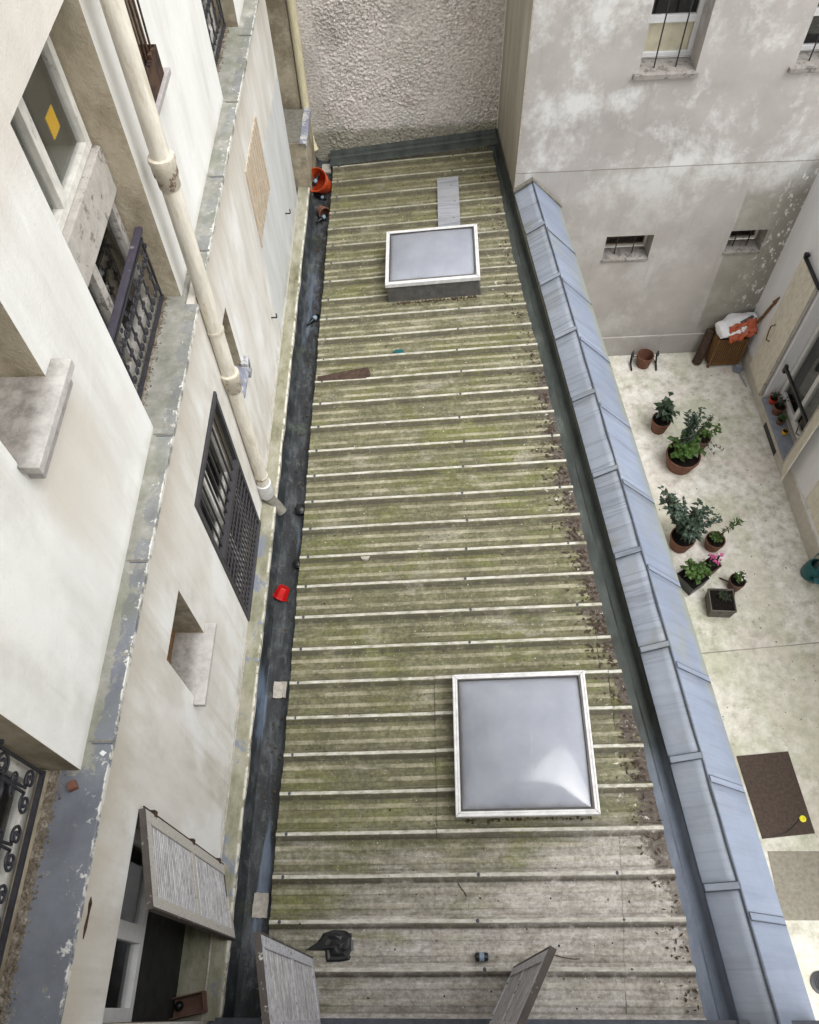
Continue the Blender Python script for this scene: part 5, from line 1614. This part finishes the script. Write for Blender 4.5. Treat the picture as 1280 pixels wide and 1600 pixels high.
# red-brown block on the near balcony ledge
a = MB()
a.box((-0.022, 0.022), (-0.022, 0.022), (0, 0.04))
o = a.build('brick_chip', M['terra'], None, bevel=0.005)
o.location = (-1.815, 0.985, ZL + 0.001)
o.rotation_euler = (0, 0, 0.5)
tag(o, 'small red-brown brick chip lying on the nearest balcony ledge', 'brick chip')
a = MB()
a.prism([(-0.018, 0.0, 0), (0.004, -0.016, 0), (0.02, 0.004, 0), (-0.004, 0.016, 0)], (0, 0, 0.004))
o = a.build('paint_flake', M['frame_white'])
o.location = (-1.70, 1.155, ZL + 0.001)
tag(o, 'white paint flake lying by the ledge joint at the corner of the nearest balcony', 'paint flake')
# trough on the sill of the dark window
t = thing('planter_trough', 'empty rusty-brown planter trough on the sill of the dark window', 'planter', (-1.83, 0.045, 0.155), R(12))
a = MB()
for bx_ in (((-0.15, 0.15), (-0.07, 0.07), (0, 0.012)), ((-0.15, 0.15), (-0.07, -0.06), (0.012, 0.12)), ((-0.15, 0.15), (0.06, 0.07), (0.012, 0.12)), ((-0.15, -0.14), (-0.06, 0.06), (0.012, 0.12)), ((0.14, 0.15), (-0.06, 0.06), (0.012, 0.12))):
    a.box(*bx_)
a.build('trough', M['terra_old'], t, bevel=0.003)
a = MB()
a.lathe([(0.001, 0.012)] + [(0.035 * math.cos(R(q)), 0.05 + 0.035 * math.sin(R(q))) for q in range(-80, 90, 20)] + [(0.001, 0.085)], 14, (-0.05, 0.0, 0))
o = a.build('stone_ball', M['black'], None, smooth=True)
o.location = (-1.83, 0.045, 0.157)
tag(o, 'dark round stone sitting in the rusty-brown trough', 'stone')

# ================================================================ COURTYARD
ZY = -2.896
def pxy(x, y): return (x, y, ZY)
random.seed(21)
p = pot('plant_pot', 'clay pot with a broad dark-leaved plant standing farthest from the square planters', pxy(3.63, 7.78), 0.165, 0.27)
foliage(p, (0, 0, 0.25), 0.42, 0.20, 9, 8, 0.20, 0.11, 'leaf_dark', bare=0.35, curl=0.35)
p = pot('plant_pot', 'large wide clay pot with bright low leaves and a tall twiggy shrub', pxy(3.84, 7.10), 0.29, 0.30)
foliage(p, (0, 0, 0.27), 0.30, 0.30, 26, 6, 0.13, 0.12, 'leaf_light', bare=0.6, curl=0.2)
foliage(p, (0.02, 0.08, 0.27), 1.0, 0.17, 8, 28, 0.11, 0.045, 'leaf_grey', lean=(-0.05, 0.10), bare=0.30)
foliage(p, (0.05, 0.1, 0.27), 0.85, 0.05, 3, 26, 0.06, 0.026, 'leaf_dark', lean=(0.28, 0.16), bare=0.45, name='twiggy_shoots')
p = pot('plant_pot', 'small dark old pot with a few trailing leaves right of the large clay pot', pxy(4.19, 7.44), 0.145, 0.26, 'terra_old')
foliage(p, (0, 0, 0.22), 0.26, 0.22, 7, 6, 0.10, 0.08, 'leaf_light', bare=0.45, lean=(0.06, 0.05))
foliage(p, (0, 0, 0.22), 0.10, 0.34, 4, 10, 0.07, 0.028, 'leaf_grey', lean=(0.12, -0.10), bare=0.5, name='trailing_shoots')
p = pot('plant_pot', 'bushy grey-green shrub in a pot close against the zinc parapet', pxy(3.60, 5.70), 0.20, 0.28)
foliage(p, (0, 0, 0.25), 0.66, 0.36, 30, 24, 0.12, 0.06, 'leaf_grey', bare=0.25)
foliage(p, (0, 0, 0.25), 0.95, 0.16, 7, 22, 0.12, 0.06, 'leaf_grey', lean=(-0.42, 0.30), bare=0.50, name='leaning_branch')
foliage(p, (0, 0, 0.25), 0.50, 0.08, 3, 16, 0.10, 0.05, 'leaf_grey', lean=(0.50, 0.10), bare=0.45, name='side_branch')
p = pot('plant_pot', 'small round clay pot full of mossy green beside the bushy shrub', pxy(4.06, 5.68), 0.155, 0.22)
foliage(p, (0, 0, 0.20), 0.13, 0.12, 40, 6, 0.045, 0.03, 'leaf_light', bare=0.45)
foliage(p, (0, 0, 0.20), 0.55, 0.05, 2, 16, 0.10, 0.04, 'leaf_light', lean=(0.25, 0.05), bare=0.5, name='tall_shoot')
p = pot('plant_pot', 'small square pot of pink flowers', pxy(3.94, 5.30), 0.125, 0.2, 'terra_old', True, 0.8, rz=R(35))
foliage(p, (0, 0, 0.18), 0.18, 0.11, 18, 6, 0.05, 0.04, 'leaf_dark', bare=0.4)
foliage(p, (0, 0, 0.20), 0.24, 0.10, 16, 3, 0.045, 0.04, 'pink', bare=0.85, name='flowers')
p = pot('plant_pot', 'square dark planter of bright green leaves touching the parapet', pxy(3.64, 5.10), 0.20, 0.24, 'black', True, 0.9, rz=R(35))
foliage(p, (0, 0, 0.21), 0.30, 0.21, 32, 8, 0.09, 0.075, 'leaf_light', bare=0.35)
p = pot('plant_pot', 'square dark cement planter with black soil and low seedlings, nearest the house', pxy(3.955, 4.73), 0.215, 0.26, 'planter', True, 0.88, rz=R(-3))
foliage(p, (0.03, 0.05, 0.23), 0.10, 0.12, 24, 6, 0.04, 0.02, 'leaf_dark', bare=0.3)
p = pot('plant_pot', 'small pot with white flowers on a little iron stand', pxy(4.235, 5.04), 0.125, 0.22, 'terra_old')
foliage(p, (0, 0, 0.2), 0.18, 0.10, 22, 7, 0.05, 0.04, 'leaf_light', bare=0.35)
foliage(p, (0, 0, 0.24), 0.17, 0.09, 8, 2, 0.035, 0.03, 'whiteflower', bare=0.88, name='flowers')
a = MB()
for k in range(3):
    an = R(20 + 120 * k)
    a.tube([(0.08 * math.cos(an), 0.08 * math.sin(an), 0.05), (0.17 * math.cos(an), 0.17 * math.sin(an), 0.03), (0.24 * math.cos(an), 0.24 * math.sin(an), 0.005)], 0.012, 6)
a.build('stand', M['rust'], p)
p = pot('plant_pot', 'empty clay pot between two black iron brackets at the foot of the grey wall', pxy(3.585, 9.11), 0.155, 0.26, 'terra', soil=False)
t = thing('pot_stand', 'black scrolled iron stand round the empty clay pot', 'stand', pxy(3.585, 9.10))
a = MB()
for sx in (-1, 1):
    a.tube([(sx * 0.20, -0.12, 0.0), (sx * 0.20, -0.10, 0.02), (sx * 0.21, 0.02, 0.05), (sx * 0.20, 0.08, 0.18), (sx * 0.20, 0.05, 0.27), (sx * 0.20, 0.0, 0.25), (sx * 0.20, 0.02, 0.20)], 0.014, 7)
a.tube([(-0.2, 0.0, 0.05), (-0.16, 0.13, 0.06), (0.16, 0.13, 0.06), (0.2, 0.0, 0.05)], 0.010, 6)
a.build('iron_frame', M['black'], t, smooth=True)

# slatted basket with a sack stuffed in it
t = thing('slatted_basket', 'tall slatted wooden basket in the corner of the courtyard', 'basket', pxy(4.86, 9.20), R(3))
a = MB()
W_, D_, H_ = 0.235, 0.15, 0.62
for i in range(13):
    x = -W_ + 0.016 + (2 * W_ - 0.032) * i / 12
    a.box((x - 0.009, x + 0.009), (-D_ - 0.012, -D_), (0.05, H_))
for i in range(8):
    y = -D_ + 0.016 + (2 * D_ - 0.032) * i / 7
    for sx in (-1, 1):
        a.box((min(sx * W_, sx * (W_ + 0.012)), max(sx * W_, sx * (W_ + 0.012))), (y - 0.011, y + 0.011), (0.05, H_))
a.build('slats', M['basket'], t)
a = MB()
for sx in (-1, 1):
    for sy in (-1, 1):
        a.box((sx * W_ - 0.016, sx * W_ + 0.016), (sy * D_ - 0.016, sy * D_ + 0.016), (0, H_ + 0.02))
for z in (0.05, H_ - 0.05):
    a.box((-W_, W_), (-D_ + 0.001, -D_ + 0.014), (z, z + 0.05))
    a.box((-W_, W_), (D_ - 0.014, D_ - 0.001), (z, z + 0.05))
    for sx in (-1, 1):
        a.box((sx * W_ - 0.013, sx * W_ - 0.001) if sx > 0 else (sx * W_ + 0.001, sx * W_ + 0.013), (-D_ + 0.016, D_ - 0.016), (z, z + 0.05))
a.build('frame', M['wood'], t, bevel=0.003)
B('liner', 'black', t, ((-W_ + 0.016, W_ - 0.016), (-D_ + 0.016, D_ - 0.016), (0.04, H_ - 0.06)))
t = thing('sack', 'crumpled white and orange plastic sack stuffed in the slatted basket', 'sack', (4.87, 9.20, ZY + 0.56), R(12))
def sack_part(name, mat, u0, u1, lift, seed):
    m = MB()
    nu, nv = 26, 16
    vs = []
    for j in range(nv + 1):
        for i in range(nu + 1):
            u = u0 + (u1 - u0) * j / nv
            an = 2 * math.pi * i / nu
            rad = (0.135 + 0.045 * math.sin(u * 3.0 + 0.4)) * (1 + 0.26 * mnoise.noise((math.cos(an) * 2.2, math.sin(an) * 2.2, u * 3 + seed)) + 0.16 * abs(mnoise.noise((math.cos(an) * 6, math.sin(an) * 6, u * 8 + seed)))) + lift
            fl_ = 0.45 + 0.15 * u
            vs.append((-0.26 + 0.56 * u + 0.02 * mnoise.noise((an, u * 4, seed)), rad * math.cos(an) * 0.95, 0.16 + 0.20 * u * (1 - 0.3 * u) + rad * math.sin(an) * fl_))
    n_ = nu + 1
    m.add(vs, [(j * n_ + i, j * n_ + i + 1, (j + 1) * n_ + i + 1, (j + 1) * n_ + i) for j in range(nv) for i in range(nu)])
    m.add([(sum(p[0] for p in vs[-n_:]) / n_ + 0.03, sum(p[1] for p in vs[-n_:]) / n_, sum(p[2] for p in vs[-n_:]) / n_), *vs[-n_:]], [(0, i + 1, i + 2) for i in range(nu)])
    m.add([(sum(p[0] for p in vs[:n_]) / n_ - 0.03, sum(p[1] for p in vs[:n_]) / n_, sum(p[2] for p in vs[:n_]) / n_), *vs[:n_]], [(0, i + 1, i + 2) for i in range(nu)])
    return m.build(name, M[mat], t, smooth=True)
sack_part('sack_body', 'bag_white', 0.0, 1.0, 0.0, 1)
m = MB()
for j in range(9):
    for i in range(13):
        pass
vs = []
for j in range(9):
    for i in range(15):
        u, v = i / 14, j / 8
        vs.append((-0.17 + 0.42 * u, -0.255 + 0.17 * v + 0.05 * mnoise.noise((u * 6, v * 5, 2)), 0.13 + 0.19 * v + 0.10 * u + 0.035 * mnoise.noise((u * 6, v * 5, 9))))
m.add(vs, [(j * 15 + i, j * 15 + i + 1, (j + 1) * 15 + i + 1, (j + 1) * 15 + i) for j in range(8) for i in range(14)])
o = m.build('orange_print', M['bag_orange'], t, smooth=True)
md = o.modifiers.new('thickness', 'SOLIDIFY'); md.thickness = 0.02
m = MB()
m.prism([(0.02, -0.05, 0.335), (0.20, -0.02, 0.405), (0.23, -0.05, 0.395), (0.05, -0.085, 0.322)], (0, 0, 0.02))
m.prism([(0.20, -0.12, 0.33), (0.26, -0.04, 0.37), (0.30, -0.07, 0.34), (0.24, -0.15, 0.28)], (0, 0, 0.02))
m.build('black_print', M['black'], t, bevel=0.004)
# things leaning in the corner
a = MB()
a.tube([(4.465, 9.14, ZY + 0.005), (4.50, 9.17, ZY + 0.20), (4.555, 9.27, ZY + 0.62)], [0.075, 0.078, 0.07], 9)
tag(a.build('wood_log', M['wood_dark'], None, bevel=0.006), 'thick dark wooden log leaning on the grey wall left of the slatted basket', 'log')
a = MB()
a.tube([(5.12, 9.33, ZY + 0.01), (5.15, 9.18, ZY + 0.75), (5.20, 8.98, ZY + 1.52)], [0.022, 0.022, 0.020], 8)
a.tube([(5.195, 9.0, ZY + 1.45), (5.205, 8.955, ZY + 1.60)], [0.034, 0.01], 8)
tag(a.build('wooden_stick', M['wood']), 'long brown wooden stick leaning on the white wall behind the basket', 'stick')
t = thing('garden_trowel', 'grey metal scoop with a long thin handle on the ground right of the basket', 'garden tool', pxy(5.10, 8.96))
a = MB()
a.lathe([(0.001, 0.01), (0.06, 0.015), (0.085, 0.06), (0.075, 0.06), (0.055, 0.02), (0.001, 0.016)], 18, (0, 0, 0.0))
a.build('scoop', M['sill_grey'], t, smooth=True)
a = MB()
a.tube([(0.0, -0.06, 0.05), (0.03, -0.18, 0.03), (0.07, -0.36, 0.012)], 0.010, 6)
a.build('handle', M['sill_grey'], t)
# watering can by the white wall
t = thing('watering_can', 'teal plastic watering can by the white house wall', 'watering can', pxy(5.33, 5.23), R(250))
a = MB()
a.lathe([(0.001, 0.0), (0.12, 0.0), (0.135, 0.02), (0.13, 0.16), (0.115, 0.24), (0.095, 0.275), (0.085, 0.275), (0.10, 0.24), (0.115, 0.16), (0.118, 0.03), (0.001, 0.02)], 28)
a.build('can_body', M['teal'], t, smooth=True)
a = MB()
a.tube([(0.125, 0, 0.08), (0.20, 0, 0.14), (0.27, 0, 0.25), (0.31, 0, 0.32)], [0.032, 0.024, 0.02, 0.018], 12)
a.lathe([(0.016, 0.30), (0.045, 0.335), (0.001, 0.345)], 16, (0.30, 0, 0))
a.build('spout', M['teal'], t, smooth=True)
a = MB()
a.tube([(0.09, 0, 0.26), (0.05, 0, 0.37), (-0.08, 0, 0.37), (-0.18, 0, 0.28), (-0.19, 0, 0.16), (-0.125, 0, 0.10)], 0.016, 10)
a.build('handle', M['teal'], t, smooth=True)
# covers, slab and drain in the concrete
a = MB()
a.prism([(3.801, 2.72, -2.899), (3.905, 1.76, -2.899), (4.53, 1.822, -2.899), (4.445, 2.778, -2.899)], (0, 0, 0.012))
tag(a.build('cover_plate', M['cover'], None, bevel=0.003), 'dark rusted rectangular iron cover plate set in the courtyard concrete', 'cover plate')
t = thing('yellow_cap', 'tiny yellow plastic cap lying on the rusted cover plate', 'cap', (4.42, 1.98, -2.886))
a = MB()
a.lathe([(0.001, 0.0), (0.036, 0.0), (0.038, 0.02), (0.018, 0.022), (0.016, 0.008), (0.001, 0.006)], 16)
a.build('cap', M['lemon'], t, smooth=True)
a = MB()
a.tube([(-0.03, 0, 0.006), (-0.10, -0.06, 0.004), (-0.22, -0.15, 0.004), (-0.40, -0.20, 0.004)], 0.004, 5)
a.build('cord', M['black'], t)
a = MB()
a.box((3.935, 4.55), (0.905, 1.625), (-2.9, -2.894))
tag(a.build('paving_slab', M['slab'], None, bevel=0.002), 'pinkish-grey cement slab in the courtyard floor below the rusted cover plate', 'paving slab')
t = thing('drain_cover', 'round black drain grating at the courtyard edge near the house', 'drain cover', (4.21, 0.30, -2.898))
a = MB()
a.lathe([(0.115, 0.0), (0.115, 0.012), (0.085, 0.014), (0.085, 0.004), (0.001, 0.003)], 28)
for i in range(-4, 5):
    h_ = math.sqrt(0.085 ** 2 - (i * 0.019) ** 2)
    a.box((i * 0.019 - 0.005, i * 0.019 + 0.005), (-h_, h_), (0.004, 0.012))
a.build('grating', M['black'], t)

# pots on the sill of the white house (placed in that wall's own frame)
def on_sill(xl, yl):
    ca, sa = math.cos(A27), math.sin(A27)
    return (1.199 + xl * ca - yl * sa, 9.248 + xl * sa + yl * ca, -2.597)
for (xl, yl, r_, h_, mt, lb, fol) in (
        (XW2 + 0.085, -1.40, 0.065, 0.11, 'orange', 'orange pot with a pale sprig in the far corner of the grey window sill', ('leaf_grey', 0.16, 0.05, 8)),
        (XW2 + 0.10, -1.60, 0.088, 0.16, 'terra', 'clay pot with a grey-green cactus, largest of the pots on the grey window sill', ('leaf_grey', 0.20, 0.05, 10)),
        (XW2 + 0.09, -1.80, 0.062, 0.10, 'terra_old', 'small dark pot with a round green plant on the grey window sill', ('leaf_light', 0.09, 0.05, 14)),
        (XW2 + 0.105, -2.00, 0.045, 0.07, 'yellow', 'tiny yellow pot nearest the open end of the grey window sill', ('leaf_light', 0.05, 0.02, 6))):
    p = pot('sill_pot', lb, on_sill(xl, yl), r_, h_, mt, group='little pots on the grey window sill')
    foliage(p, (0, 0, h_ * 0.88), fol[1], r_ * 0.9, fol[3], 6, fol[2], fol[2] * 0.5, fol[0], bare=0.35)
# fallen bits on the courtyard floor
random.seed(5)
lm = MB()
for i in range(90):
    x, y = random.uniform(3.4, 5.2), random.uniform(3.0, 9.0)
    an = random.uniform(0, 6.28)
    leaf_mesh(lm, (x, y, ZY + 0.004), (math.cos(an), math.sin(an), 0.1), random.uniform(0.015, 0.045), 0.014, 0.1)
tag(lm.build('fallen_leaves', M['litter']), 'scattered dry leaf bits on the courtyard concrete', 'fallen leaves', None, 'stuff')
